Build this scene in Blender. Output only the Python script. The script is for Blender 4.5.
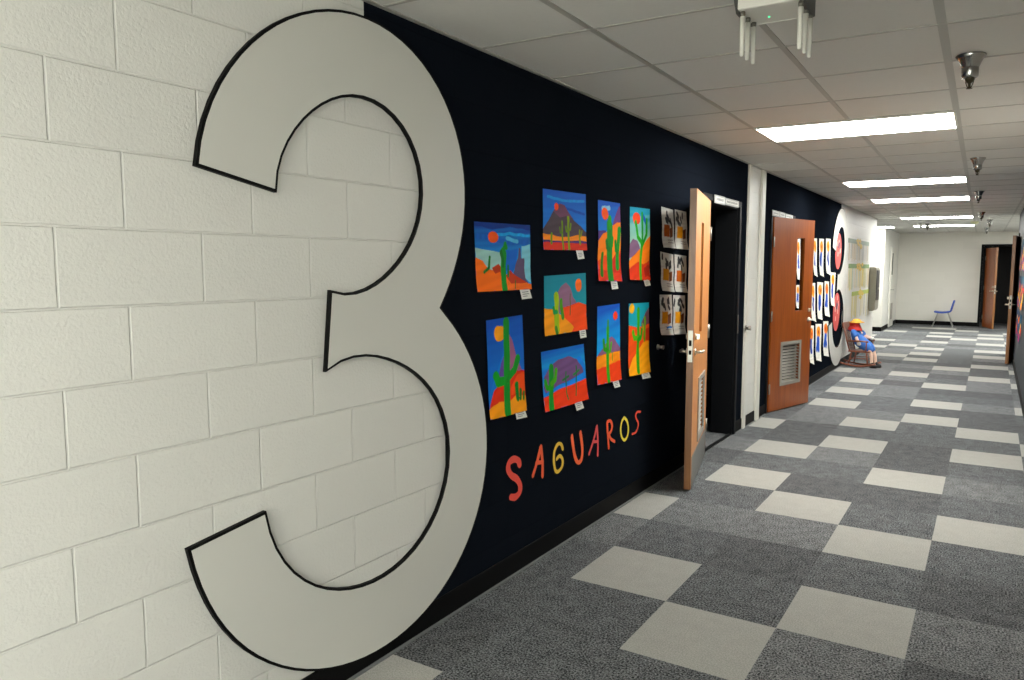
import bpy, bmesh, math, random
import numpy as np
from mathutils import Vector, Matrix
random.seed(5)
np.random.seed(5)
SC = bpy.context.scene
COL = SC.collection
for o in list(bpy.data.objects):
    bpy.data.objects.remove(o)

# ------------------------------------------------------------------ camera
F, CX, CY = 750.3136, 551.7495, 340.0
CAM = np.array([1.9893, 0.0, 1.5307])
yaw, pitch, roll = math.radians(30.3167), math.radians(-5.6217), math.radians(0.2707)
def cam_axes():
    cy, sy, cp, sp = math.cos(yaw), math.sin(yaw), math.cos(pitch), math.sin(pitch)
    d = np.array([-sy*cp, cy*cp, sp]); r = np.array([cy, sy, 0.0]); u = np.cross(r, d)
    cr, sr = math.cos(roll), math.sin(roll)
    return cr*r+sr*u, -sr*r+cr*u, d
AR, AU, AD = cam_axes()
cam_data = bpy.data.cameras.new('camera')
cam = bpy.data.objects.new('camera', cam_data)
COL.objects.link(cam)
cam_data.sensor_width = 36.0
cam_data.lens = F/1024*36
cam_data.shift_x = -(CX-512)/1024
cam_data.clip_start = 0.02
cam_data.clip_end = 100
m = Matrix.Identity(4)
for i in range(3):
    m[i][0], m[i][1], m[i][2], m[i][3] = AR[i], AU[i], -AD[i], CAM[i]
cam.matrix_world = m
SC.camera = cam

# ------------------------------------------------------------------ world, exposure
world = bpy.data.worlds.new('world')
SC.world = world
world.use_nodes = True
world.node_tree.nodes['Background'].inputs[0].default_value = (0.6, 0.65, 0.7, 1)
world.node_tree.nodes['Background'].inputs[1].default_value = 0.05
SC.view_settings.view_transform = 'Standard'
SC.view_settings.look = 'None'
SC.view_settings.gamma = 1
SC.view_settings.use_curve_mapping = False
SC.view_settings.exposure = 0.0
LIGHT_STRENGTH = 36.0        # ceiling troffers
rear_fill = bpy.data.lights.new('added_rear_fill', 'AREA'); rear_fill.shape = 'RECTANGLE'; rear_fill.size = 2.2; rear_fill.size_y = 2.2
rear_fill.energy = 230; rear_fill.color = (1.0, 1.0, 0.97)
rear_fill_o = bpy.data.objects.new('added_rear_fill', rear_fill); COL.objects.link(rear_fill_o)
rear_fill_o.location = (1.17, -3.9, 1.25); rear_fill_o.rotation_euler = (math.radians(90), 0, math.radians(180))   # added fill behind the viewpoint, standing in for daylight; no opening there

# measured points of the place: a picture point followed to a real plane of the corridor
def ray(px, py):
    return AD + AR*(px-CX)/F + AU*(CY-py)/F
def onwall(px, py, x=0.0):
    v = ray(px, py); q = CAM + v*((x-CAM[0])/v[0]); return float(q[1]), float(q[2])
def onlevel(px, py, z=0.0):
    v = ray(px, py); q = CAM + v*((z-CAM[2])/v[2]); return float(q[0]), float(q[1])

side = bpy.data.lights.new('added_side_fill', 'AREA'); side.shape = 'RECTANGLE'; side.size = 1.1; side.size_y = 1.8
side.energy = 29; side.color = (1.0, 1.0, 0.96)
side_o = bpy.data.objects.new('added_side_fill', side); COL.objects.link(side_o)
side_o.location = (2.33, -0.75, 1.2); side_o.rotation_euler = (math.radians(90), 0, math.radians(90))   # added fill before the solid right wall, brightens the near left wall
H = 2.47            # ceiling height
XR = 2.35           # right wall
YE = 22.7           # far wall

# ------------------------------------------------------------------ helpers
def srgb(c):
    if isinstance(c, str):
        c = [int(c[i:i+2], 16)/255 for i in (0, 2, 4)]
    return tuple((v/12.92 if v <= 0.04045 else ((v+0.055)/1.055)**2.4) for v in c)

MATS = {}
def mat(name, col, rough=0.5, metal=0.0, spec=0.5, emit=None, es=1.0, noise=0.0, nscale=30.0, bump=0.0, bscale=200.0, coat=0.0):
    if name in MATS: return MATS[name]
    m = bpy.data.materials.new(name); m.use_nodes = True
    nt = m.node_tree; b = nt.nodes['Principled BSDF']
    c = srgb(col)
    b.inputs['Base Color'].default_value = (*c, 1)
    b.inputs['Roughness'].default_value = rough
    b.inputs['Metallic'].default_value = metal
    b.inputs['Specular IOR Level'].default_value = spec
    b.inputs['Coat Weight'].default_value = coat
    tc = nt.nodes.new('ShaderNodeTexCoord')
    if noise > 0:
        n = nt.nodes.new('ShaderNodeTexNoise'); n.inputs['Scale'].default_value = nscale; n.inputs['Detail'].default_value = 5
        nt.links.new(tc.outputs['Object'], n.inputs['Vector'])
        mx = nt.nodes.new('ShaderNodeMix'); mx.data_type = 'RGBA'
        mx.inputs[6].default_value = (*[v*(1-noise) for v in c], 1)
        mx.inputs[7].default_value = (*[min(1, v*(1+noise)) for v in c], 1)
        nt.links.new(n.outputs['Fac'], mx.inputs[0]); nt.links.new(mx.outputs[2], b.inputs['Base Color'])
    if bump > 0:
        n2 = nt.nodes.new('ShaderNodeTexNoise'); n2.inputs['Scale'].default_value = bscale; n2.inputs['Detail'].default_value = 3
        nt.links.new(tc.outputs['Object'], n2.inputs['Vector'])
        bp = nt.nodes.new('ShaderNodeBump'); bp.inputs['Strength'].default_value = bump; bp.inputs['Distance'].default_value = 0.002
        nt.links.new(n2.outputs['Fac'], bp.inputs['Height']); nt.links.new(bp.outputs['Normal'], b.inputs['Normal'])
    if emit:
        b.inputs['Emission Color'].default_value = (*srgb(emit), 1); b.inputs['Emission Strength'].default_value = es
    MATS[name] = m
    return m

def block_mat(name, col, axis, y0=0.985, rough=0.45, mortar=0.99, bump=0.8, pit=0.6, spec=0.4, brick_bump=1.0):
    """painted concrete block; axis 0: wall facing x, uses (y,z); axis 1: wall facing y, uses (x,z)"""
    m = bpy.data.materials.new(name); m.use_nodes = True
    nt = m.node_tree; L = nt.links; b = nt.nodes['Principled BSDF']
    c = srgb(col)
    tc = nt.nodes.new('ShaderNodeTexCoord'); sp = nt.nodes.new('ShaderNodeSeparateXYZ'); L.new(tc.outputs['Object'], sp.inputs[0])
    ad = nt.nodes.new('ShaderNodeMath'); ad.inputs[1].default_value = 40-y0+0.0; L.new(sp.outputs[1 if axis == 0 else 0], ad.inputs[0])
    az = nt.nodes.new('ShaderNodeMath'); az.inputs[1].default_value = 0.003; L.new(sp.outputs[2], az.inputs[0])
    cb = nt.nodes.new('ShaderNodeCombineXYZ'); L.new(ad.outputs[0], cb.inputs[0]); L.new(az.outputs[0], cb.inputs[1])
    br = nt.nodes.new('ShaderNodeTexBrick'); L.new(cb.outputs[0], br.inputs['Vector'])
    br.inputs['Scale'].default_value = 1; br.inputs['Brick Width'].default_value = 0.4; br.inputs['Row Height'].default_value = 0.2032
    br.inputs['Mortar Size'].default_value = 0.0042; br.inputs['Mortar Smooth'].default_value = 0.6
    br.offset = 0.56; br.offset_frequency = 2
    br.inputs['Color1'].default_value = (*c, 1); br.inputs['Color2'].default_value = (*[v*0.965 for v in c], 1)
    br.inputs['Mortar'].default_value = (*[v*mortar for v in c], 1)
    L.new(br.outputs['Color'], b.inputs['Base Color'])
    b.inputs['Roughness'].default_value = rough; b.inputs['Specular IOR Level'].default_value = spec
    n = nt.nodes.new('ShaderNodeTexNoise'); n.inputs['Scale'].default_value = 110; n.inputs['Detail'].default_value = 2.5; n.inputs['Roughness'].default_value = 0.55
    L.new(tc.outputs['Object'], n.inputs['Vector'])
    n2 = nt.nodes.new('ShaderNodeTexNoise'); n2.inputs['Scale'].default_value = 42; n2.inputs['Detail'].default_value = 1.5
    L.new(tc.outputs['Object'], n2.inputs['Vector'])
    mul = nt.nodes.new('ShaderNodeMath'); mul.operation = 'MULTIPLY'; mul.inputs[1].default_value = 0.5
    L.new(n2.outputs['Fac'], mul.inputs[0])
    sm = nt.nodes.new('ShaderNodeMath'); L.new(n.outputs['Fac'], sm.inputs[0]); L.new(mul.outputs[0], sm.inputs[1])
    b1 = nt.nodes.new('ShaderNodeBump'); b1.inputs['Strength'].default_value = pit; b1.inputs['Distance'].default_value = 0.0028
    L.new(sm.outputs[0], b1.inputs['Height'])
    inv = nt.nodes.new('ShaderNodeMath'); inv.operation = 'SUBTRACT'; inv.inputs[0].default_value = 1; L.new(br.outputs['Fac'], inv.inputs[1])
    b2 = nt.nodes.new('ShaderNodeBump'); b2.inputs['Strength'].default_value = bump; b2.inputs['Distance'].default_value = 0.004*brick_bump
    L.new(inv.outputs[0], b2.inputs['Height']); L.new(b1.outputs['Normal'], b2.inputs['Normal'])
    L.new(b2.outputs['Normal'], b.inputs['Normal'])
    return m

def wood_mat(name, col, dark):
    m = bpy.data.materials.new(name); m.use_nodes = True
    nt = m.node_tree; L = nt.links; b = nt.nodes['Principled BSDF']
    tc = nt.nodes.new('ShaderNodeTexCoord'); mp = nt.nodes.new('ShaderNodeMapping'); mp.inputs['Scale'].default_value = (14, 14, 0.9)
    L.new(tc.outputs['Object'], mp.inputs[0])
    n = nt.nodes.new('ShaderNodeTexNoise'); n.inputs['Scale'].default_value = 2.2; n.inputs['Detail'].default_value = 6; n.inputs['Distortion'].default_value = 0.6
    L.new(mp.outputs[0], n.inputs['Vector'])
    r = nt.nodes.new('ShaderNodeValToRGB'); r.color_ramp.elements[0].position = 0.3; r.color_ramp.elements[1].position = 0.7
    r.color_ramp.elements[0].color = (*srgb(dark), 1); r.color_ramp.elements[1].color = (*srgb(col), 1)
    L.new(n.outputs['Fac'], r.inputs[0]); L.new(r.outputs[0], b.inputs['Base Color'])
    b.inputs['Roughness'].default_value = 0.38
    b.inputs['Coat Weight'].default_value = 0.25; b.inputs['Coat Roughness'].default_value = 0.25
    return m

def carpet_mat(name, ca, cb, scale=260, contrast=(0.36, 0.64)):
    m = bpy.data.materials.new(name); m.use_nodes = True
    nt = m.node_tree; L = nt.links; b = nt.nodes['Principled BSDF']
    tc = nt.nodes.new('ShaderNodeTexCoord')
    n = nt.nodes.new('ShaderNodeTexNoise'); n.inputs['Scale'].default_value = scale; n.inputs['Detail'].default_value = 2.0; n.inputs['Roughness'].default_value = 0.7
    L.new(tc.outputs['Object'], n.inputs['Vector'])
    n2 = nt.nodes.new('ShaderNodeTexNoise'); n2.inputs['Scale'].default_value = 14; n2.inputs['Detail'].default_value = 4
    L.new(tc.outputs['Object'], n2.inputs['Vector'])
    mm = nt.nodes.new('ShaderNodeMath'); mm.operation = 'MULTIPLY_ADD'; mm.inputs[1].default_value = 0.16; mm.inputs[2].default_value = -0.08
    L.new(n2.outputs['Fac'], mm.inputs[0])
    ad = nt.nodes.new('ShaderNodeMath'); L.new(n.outputs['Fac'], ad.inputs[0]); L.new(mm.outputs[0], ad.inputs[1])
    r = nt.nodes.new('ShaderNodeValToRGB'); r.color_ramp.elements[0].position = contrast[0]; r.color_ramp.elements[1].position = contrast[1]
    r.color_ramp.elements[0].color = (*srgb(ca), 1); r.color_ramp.elements[1].color = (*srgb(cb), 1)
    L.new(ad.outputs[0], r.inputs[0]); L.new(r.outputs[0], b.inputs['Base Color'])
    b.inputs['Roughness'].default_value = 0.95; b.inputs['Specular IOR Level'].default_value = 0.15
    bp = nt.nodes.new('ShaderNodeBump'); bp.inputs['Strength'].default_value = 0.5; bp.inputs['Distance'].default_value = 0.004
    L.new(n.outputs['Fac'], bp.inputs['Height']); L.new(bp.outputs['Normal'], b.inputs['Normal'])
    return m

def paint_mat():
    if 'poster_paint' in MATS: return MATS['poster_paint']
    m = bpy.data.materials.new('poster_paint'); m.use_nodes = True
    nt = m.node_tree; b = nt.nodes['Principled BSDF']
    a = nt.nodes.new('ShaderNodeAttribute'); a.attribute_name = 'paint'
    hs = nt.nodes.new('ShaderNodeHueSaturation'); hs.inputs['Saturation'].default_value = 1.22; hs.inputs['Value'].default_value = 1.05
    nt.links.new(a.outputs['Color'], hs.inputs['Color']); nt.links.new(hs.outputs['Color'], b.inputs['Base Color']); b.inputs['Roughness'].default_value = 0.75; b.inputs['Specular IOR Level'].default_value = 0.15
    MATS['poster_paint'] = m
    return m

class MB:
    """collects shapes and links them as one mesh object"""
    def __init__(s): s.v = []; s.f = []; s.m = []; s.smooth = []
    def add(s, vs, fs, mi=0, sm=False):
        k = len(s.v); s.v += [tuple(map(float, p)) for p in vs]; s.f += [tuple(i+k for i in f) for f in fs]
        s.m += [mi]*len(fs); s.smooth += [sm]*len(fs); return s
    def box(s, x0, x1, y0, y1, z0, z1, mi=0, M=None):
        vs = [(x, y, z) for x in (x0, x1) for y in (y0, y1) for z in (z0, z1)]
        if M is not None: vs = [tuple(M @ Vector(p)) for p in vs]
        return s.add(vs, [(0,1,3,2),(4,6,7,5),(0,4,5,1),(2,3,7,6),(0,2,6,4),(1,5,7,3)], mi)
    def tube(s, pts, r, n=10, mi=0, cap=True):
        pts = [Vector(p) for p in pts]; rs = r if isinstance(r, (list, tuple)) else [r]*len(pts)
        vs = []; fs = []
        prev = None
        for i, p in enumerate(pts):
            t = (pts[min(i+1, len(pts)-1)]-pts[max(i-1, 0)]).normalized()
            if prev is None:
                a = t.orthogonal().normalized()
            else:
                a = (prev - t*prev.dot(t)).normalized()
            prev = a; c = t.cross(a)
            for k in range(n):
                w = 2*math.pi*k/n; vs.append(tuple(p+(a*math.cos(w)+c*math.sin(w))*rs[i]))
        for i in range(len(pts)-1):
            for k in range(n):
                fs.append((i*n+k, i*n+(k+1)%n, (i+1)*n+(k+1)%n, (i+1)*n+k))
        if cap: fs += [tuple(range(n))[::-1], tuple((len(pts)-1)*n+k for k in range(n))]
        return s.add(vs, fs, mi, True)
    def lathe(s, prof, c=(0,0,0), n=24, mi=0):
        vs = []; fs = []
        for r, z in prof:
            for k in range(n):
                w = 2*math.pi*k/n; vs.append((c[0]+r*math.cos(w), c[1]+r*math.sin(w), c[2]+z))
        for i in range(len(prof)-1):
            for k in range(n): fs.append((i*n+k, i*n+(k+1)%n, (i+1)*n+(k+1)%n, (i+1)*n+k))
        fs += [tuple(range(n))[::-1], tuple((len(prof)-1)*n+k for k in range(n))]
        return s.add(vs, fs, mi, True)
    def ball(s, c, r, n=14, mi=0):
        rr = r if isinstance(r, (tuple, list)) else (r, r, r); vs = []; fs = []; k2 = n//2
        for i in range(1, k2):
            a = math.pi*i/k2
            for k in range(n):
                w = 2*math.pi*k/n; vs.append((c[0]+rr[0]*math.sin(a)*math.cos(w), c[1]+rr[1]*math.sin(a)*math.sin(w), c[2]+rr[2]*math.cos(a)))
        t = len(vs); vs += [(c[0], c[1], c[2]+rr[2]), (c[0], c[1], c[2]-rr[2])]
        for i in range(k2-2):
            for k in range(n): fs.append((i*n+k, (i+1)*n+k, (i+1)*n+(k+1)%n, i*n+(k+1)%n))
        for k in range(n): fs += [(t, k, (k+1)%n), (t+1, (k2-2)*n+(k+1)%n, (k2-2)*n+k)]
        return s.add(vs, fs, mi, True)
    def build(s, name, mats, parent=None, bevel=0.0, loc=(0,0,0), rotz=0.0):
        me = bpy.data.meshes.new(name); me.from_pydata(s.v, [], s.f)
        for mm in (mats if isinstance(mats, (list, tuple)) else [mats]): me.materials.append(mm)
        me.polygons.foreach_set('material_index', s.m); me.polygons.foreach_set('use_smooth', s.smooth)
        bm = bmesh.new(); bm.from_mesh(me); bmesh.ops.recalc_face_normals(bm, faces=bm.faces); bm.to_mesh(me); bm.free()
        o = bpy.data.objects.new(name, me); COL.objects.link(o)
        o.location = loc; o.rotation_euler = (0, 0, rotz)
        if parent: o.parent = parent
        if bevel > 0:
            b = o.modifiers.new('bevel', 'BEVEL'); b.width = bevel; b.segments = 2; b.limit_method = 'ANGLE'; b.angle_limit = 0.7
        return o

def tag(o, label=None, cat=None, group=None, kind=None):
    if label: o['label'] = label
    if cat: o['category'] = cat
    if group: o['group'] = group
    if kind: o['kind'] = kind
    return o
def empty(name, loc=(0,0,0), rotz=0.0, parent=None):
    o = bpy.data.objects.new(name, None); COL.objects.link(o); o.location = loc; o.rotation_euler = (0, 0, rotz)
    o.empty_display_size = 0.1
    if parent: o.parent = parent
    return o
def copy_tree(o, parent=None):
    kids = list(o.children)
    c = o.copy(); COL.objects.link(c)
    if parent: c.parent = parent
    for k in kids: copy_tree(k, c)
    return c
def struct(o, label=None, cat=None):
    o['kind'] = 'structure'
    if label: o['label'] = label
    if cat: o['category'] = cat
    return o
def prism(outline, x0, x1, mb=None, mi=0):
    """outline of (y,z) points on the wall, from x0 to x1"""
    mb = mb or MB(); n = len(outline)
    vs = [(x0, y, z) for y, z in outline]+[(x1, y, z) for y, z in outline]
    fs = [tuple(range(n)), tuple(range(n, 2*n))[::-1]]+[(i, (i+1) % n, n+(i+1) % n, n+i) for i in range(n)]
    return mb.add(vs, fs, mi)
def offset_outline(P, d):
    n = len(P); out = []
    A = sum(P[i][0]*P[(i+1) % n][1]-P[(i+1) % n][0]*P[i][1] for i in range(n)); sgn = 1 if A > 0 else -1
    for i in range(n):
        a, b, c = Vector(P[i-1]), Vector(P[i]), Vector(P[(i+1) % n])
        t1 = (b-a).normalized(); t2 = (c-b).normalized()
        n1 = Vector((t1.y, -t1.x))*sgn; n2 = Vector((t2.y, -t2.x))*sgn
        nn = (n1+n2); nn = nn.normalized() if nn.length > 1e-6 else n1
        k = min(1.6, 1/max(0.3, nn.dot(n1)))
        out.append((b.x+nn.x*d*k, b.y+nn.y*d*k))
    return out

# ------------------------------------------------------------------ materials
M_white = block_mat('white_painted_block', 'd8d8d2', 0)
M_white_y = block_mat('white_painted_block_facing', 'd6d4cb', 1, y0=0.3, bump=0.35, pit=0.3, mortar=0.995)
M_navy = block_mat('navy_painted_block', '14181f', 0, rough=0.8, mortar=0.85, bump=0.25, pit=0.12, spec=0.0)
M_slate = block_mat('slate_navy_painted_block', '1a222b', 0, rough=0.5, mortar=0.9, bump=0.3, pit=0.15, spec=0.25)
M_base = mat('black_rubber_base', '070708', 0.6, spec=0.12)
M_edge = mat('carpet_edge_strip', '6c6e6e', 0.8, spec=0.2)
M_trim = mat('white_painted_trim', 'd6d5cc', 0.45)
M_black = mat('black_paint', '050505', 0.6, spec=0.15)
M_face = mat('off_white_panel', 'cbcbc4', 0.5, spec=0.4, noise=0.015, nscale=3)
M_frame = mat('black_metal_frame', '0a0c0f', 0.55, spec=0.15)
M_steel = mat('brushed_steel', 'a09e96', 0.38, 1.0)
M_chrome = mat('chrome', '9a9a98', 0.22, 1.0)
M_brass = mat('satin_metal', 'c9c2b0', 0.3, 1.0)
M_kick = mat('steel_kick_plate', '8f908c', 0.42, 0.85)
M_louv = mat('grey_metal_louver', 'a09c92', 0.45, 0.3)
M_louvw = mat('silver_metal_louver', 'aeaaa0', 0.4, 0.5)
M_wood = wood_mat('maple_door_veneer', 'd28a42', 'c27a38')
M_woodred = wood_mat('cherry_door_veneer', '9c5014', '843e0c')  # darker red brown veneer of the other doors
M_wedge = wood_mat('shaded_door_edge', '8e5c2a', '774a20')  # shade on the latch edge put into a darker brown
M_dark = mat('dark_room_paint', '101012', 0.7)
M_darkpanel = mat('charcoal_panel', '26272b', 0.55)
M_paper = mat('white_paper', 'd9d9d2', 0.7)
M_plate = mat('grey_sign_plate', 'a5a6a4', 0.5)
M_tile = mat('ceiling_tile', 'd2d1cc', 0.85, spec=0.2, noise=0.03, nscale=60, bump=0.35, bscale=260)
M_tbar = mat('ceiling_grid_metal', 'a5a49d', 0.42, spec=0.5)
M_light = mat('light_diffuser', 'ffffff', 0.5, emit=(1.0, 1.0, 0.98), es=LIGHT_STRENGTH)
M_carp_light = carpet_mat('light_grey_carpet_tile', '93938d', 'acaba5', 160)
M_carp = [carpet_mat('dark_grey_carpet_tile', '121518', '878a8c', 125, (0.39, 0.65)),
          carpet_mat('mid_grey_carpet_tile', '1b1e20', '959798', 125, (0.38, 0.64)),
          carpet_mat('deep_grey_carpet_tile', '101315', '7c7e80', 125, (0.39, 0.65))]

# ------------------------------------------------------------------ floor
WHITE = {(0,0),(1,-1),(2,0),(2,2),(3,3),(1,3),(0,4),(0,6),(-1,2),(-1,8),(-1,-3),(0,15),(0,13),(0,11),(1,9),(1,7),(2,5),(2,15),(2,12),(2,10),
 (3,9),(3,7),(4,8),(4,6),(4,12),(4,16),(3,17),(-1,17),(1,17),(3,20),(2,19),(4,19),(0,22),(0,26),(1,21),(1,23),(1,25),(1,28),(1,31),(1,33),
 (3,23),(3,25),(3,28),(3,31),(3,33),(2,30),(2,35),(0,36),(1,36),(-1,25),(-1,33),(-1,28),(4,24),(4,29),(4,34),(3,-4),(1,-5),(0,-7),(2,-8),(4,-3),(-2,30),(-3,27)}
fl = MB()
FX, FY, T = 0.2728, 3.1304, 0.5
rnd = random.Random(3)
for i in range(-8, 8):
    for j in range(-15, 44):
        x0, x1, y0, y1 = FX+i*T, FX+(i+1)*T, FY+j*T, FY+(j+1)*T
        lo_x = -3.3 if y0 > 15.5 else -1.6
        hi_x = 4.3 if y1 > 15.5 else 3.6
        x0, x1 = max(x0, lo_x), min(x1, hi_x); y0, y1 = max(y0, -4.1), min(y1, 24.6)
        if x1-x0 < 0.01 or y1-y0 < 0.01: continue
        mi = 0 if (i, j) in WHITE else 1+rnd.choice([0, 0, 1, 1, 2])
        fl.add([(x0,y0,0),(x1,y0,0),(x1,y1,0),(x0,y1,0)], [(0,1,2,3)], mi)
floor = struct(fl.build('floor', [M_carp_light]+M_carp), 'grey carpet tile floor with scattered pale grey tiles', 'floor')

# ------------------------------------------------------------------ ceiling
cl = MB()
cl.box(-3.3, 4.3, -4.1, 24.7, H+0.0025, H+0.06, 0)
TX = [0.5102+0.6096*i for i in range(-6, 7)]
TYS = [2.144+0.6096*j for j in range(-10, 37)]
def drift(y): return 0.022-0.0105*(y-5)
def skew_box(b, x0, x1, y0, y1, z0, z1, mi):
    vs = [(x+drift(y), y, z) for x in (x0, x1) for y in (y0, y1) for z in (z0, z1)]
    b.add(vs, [(0,1,3,2),(4,6,7,5),(0,4,5,1),(2,3,7,6),(0,2,6,4),(1,5,7,3)], mi)
for x in TX:
    w = 0.017 if abs(x-1.7294) < 0.01 else 0.013
    y0 = -4.1 if -0.2 < x < 2.4 else 16.2
    if x < 0 or x > XR: y0 = 16.2
    skew_box(cl, x-w, x+w, y0, 24.0, H, H+0.008, 1)
for y in TYS:
    x0 = -3.2 if 16.2 < y < 19.6 else (0 if y < 16.2 else -0.3)
    x1 = XR if y < 15.7 else 4.2
    cl.box(x0, x1, y-0.007, y+0.007, H-0.0005, H+0.008, 1)
cl.box(0, 0.022, -4.1, 15.9, H-0.002, H+0.008, 1)
cl.box(XR-0.022, XR, -4.1, 15.7, H-0.002, H+0.008, 1)
ceiling = struct(cl.build('ceiling', [M_tile, M_tbar]), 'suspended ceiling of square grey tiles in a metal grid', 'ceiling')

# ------------------------------------------------------------------ walls
TH = 0.14
D1 = (5.74, 6.69, 2.06)      # near left doorway: y0,y1,top
D2 = (7.86, 8.81, 2.06)      # second left doorway
YC, YN1, YP0, YP1, YN2 = 15.9, 2.06, 6.96, 7.53, 11.98
wl = MB()
def seg(y0, y1, mi, z0=0.0, z1=H): wl.box(-TH, 0, y0, y1, z0, z1, mi)
def painted_edge(dy, a, b_):
    # the paint boundary runs behind the number: above it at its crown, behind its bowls lower down
    out = []
    for z0, z1, y in ((0, .30, 2.20), (.30, 1.18, 2.50), (1.18, 2.16, 2.40), (2.16, H, YN1)):
        wl.box(-TH, 0, YN1-.1+dy, y+dy, z0, z1, a); wl.box(-TH, 0, y+dy, 2.6+dy, z0, z1, b_)
seg(-4.1, YN1-.1, 0); painted_edge(0, 0, 1); seg(2.6, D1[0], 1); seg(D1[0], D1[1], 1, D1[2], H); seg(D1[1], YP0, 1)
seg(YP0, YP1, 0); seg(YP1, D2[0], 1); seg(D2[0], D2[1], 1, D2[2], H); seg(D2[1], YN1-.1+9.85, 1); painted_edge(9.85, 1, 0); seg(12.45, YC, 0)
wall_left = struct(wl.build('wall_left', [M_white, M_navy]), 'left block wall painted white and navy black in turn', 'wall')
b = MB()
b.box(-3.2, -0.27, 19.6, 19.8, 0, H, 1); b.box(-0.47, -0.27, 19.8, YE, 0, H, 0)
struct(b.build('wall_left_far', [M_white, M_white_y]), 'white wall beyond the side corridor', 'wall')
b = MB(); b.box(-3.2, -TH, YC-0.2, YC, 0, H); struct(b.build('wall_side_corridor', M_white_y)); 
b = MB(); b.box(-3.4, -3.2, YC-0.2, 19.8, 0, H); struct(b.build('wall_side_corridor_end', M_white))
DR = (14.75, 15.6, 2.06)
wr = MB()
wr.box(XR, XR+TH, -4.1, 8.4, 0, H, 0); wr.box(XR, XR+TH, 8.4, DR[0], 0, H, 1); wr.box(XR, XR+TH, DR[0], DR[1], DR[2], H, 1); wr.box(XR, XR+TH, DR[1], 15.75, 0, H, 1)
struct(wr.build('wall_right', [M_white, M_slate]), 'right block wall with a slate navy section', 'wall')
b = MB(); b.box(XR+TH, 4.3, 15.55, 15.75, 0, H, 0); struct(b.build('wall_right_return', [M_white_y]))
b = MB(); b.box(4.2, 4.4, 15.75, YE, 0, H, 0); struct(b.build('wall_right_far', [M_white]))
DF = (1.755, 2.66, 2.10)
wf = MB()
wf.box(-0.47, DF[0], YE, YE+TH, 0, H); wf.box(DF[0], DF[1], YE, YE+TH, DF[2], H); wf.box(DF[1], 4.4, YE, YE+TH, 0, H)
struct(wf.build('wall_back', [M_white_y]), 'white far wall at the end of the corridor', 'wall')
b = MB(); b.box(-0.2, XR+TH, -4.3, -4.1, 0, H); struct(b.build('wall_front', [M_white_y]))

# dark rooms behind the doorways
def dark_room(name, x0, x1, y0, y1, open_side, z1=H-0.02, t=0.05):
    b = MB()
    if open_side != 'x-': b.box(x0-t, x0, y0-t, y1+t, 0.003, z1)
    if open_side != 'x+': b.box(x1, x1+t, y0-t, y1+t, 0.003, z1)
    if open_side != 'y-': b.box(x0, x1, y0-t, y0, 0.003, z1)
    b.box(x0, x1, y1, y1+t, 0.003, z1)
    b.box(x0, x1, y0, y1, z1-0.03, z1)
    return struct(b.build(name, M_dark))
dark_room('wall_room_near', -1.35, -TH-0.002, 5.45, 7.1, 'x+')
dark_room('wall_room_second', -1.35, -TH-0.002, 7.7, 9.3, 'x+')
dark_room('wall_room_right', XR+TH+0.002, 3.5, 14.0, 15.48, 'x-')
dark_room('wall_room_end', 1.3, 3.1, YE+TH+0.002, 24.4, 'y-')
# inside the near doorway: dark side panel and its rounded black base
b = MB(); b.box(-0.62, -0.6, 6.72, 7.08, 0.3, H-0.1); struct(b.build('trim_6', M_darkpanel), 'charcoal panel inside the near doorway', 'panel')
b = MB(); b.box(-1.3, -TH-0.005, 7.03, 7.09, 0.003, 0.28); struct(b.build('baseboard_room', M_base))

# baseboards
BH, BT = 0.105, 0.010
def base(name, parts):
    b = MB()
    for p in parts: b.box(*p, 0.0, BH)
    return struct(b.build(name, M_base, bevel=0.003))
base('baseboard_left', [(0, BT, -4.1, D1[0]-0.06), (0, BT, D1[1]+0.06, YP0), (0, BT, YP0+0.06, YP1-0.05), (0, BT, YP1, D2[0]-0.05), (0, BT, D2[1]+0.05, YC+BT)])
base('baseboard_left_far', [(-3.2, -0.27+BT, 19.59, 19.6), (-0.27, -0.26, 19.6, YE)])
base('baseboard_right', [(XR-BT, XR, -4.1, DR[0]-0.05), (XR-BT, XR, DR[1]+0.05, 15.75)])
base('baseboard_back', [(-0.27, DF[0]-0.05, YE-BT, YE), (DF[1]+0.05, 4.2, YE-BT, YE)])
base('baseboard_side', [(-3.2, -TH, YC, YC+BT)])
b = MB(); b.box(BT, BT+0.014, -4.1, D1[0]-0.06, 0, 0.006); b.box(BT, BT+0.014, D1[1]+0.06, D2[0]-0.05, 0, 0.006); b.box(BT, BT+0.014, D2[1]+0.05, YC, 0, 0.006)
struct(b.build('trim_1', M_edge), 'thin grey strip along the foot of the left baseboard', 'trim')
b = MB(); b.box(0, 0.025, YP0-0.005, YP0+0.075, 0, H-0.003); struct(b.build('trim_2', M_trim, bevel=0.004), 'white vertical trim at the near side of the white wall strip', 'trim')
b = MB(); b.box(0, 0.025, YP1-0.13, YP1-0.01, 0, H-0.003); struct(b.build('trim_3', M_trim, bevel=0.004), 'white vertical trim at the far side of the white wall strip', 'trim')
b = MB(); b.box(-0.03, 0.004, D1[0], D1[1], 0.0, 0.008); struct(b.build('trim_4', M_black), 'dark threshold strip of the near doorway', 'threshold')

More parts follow.
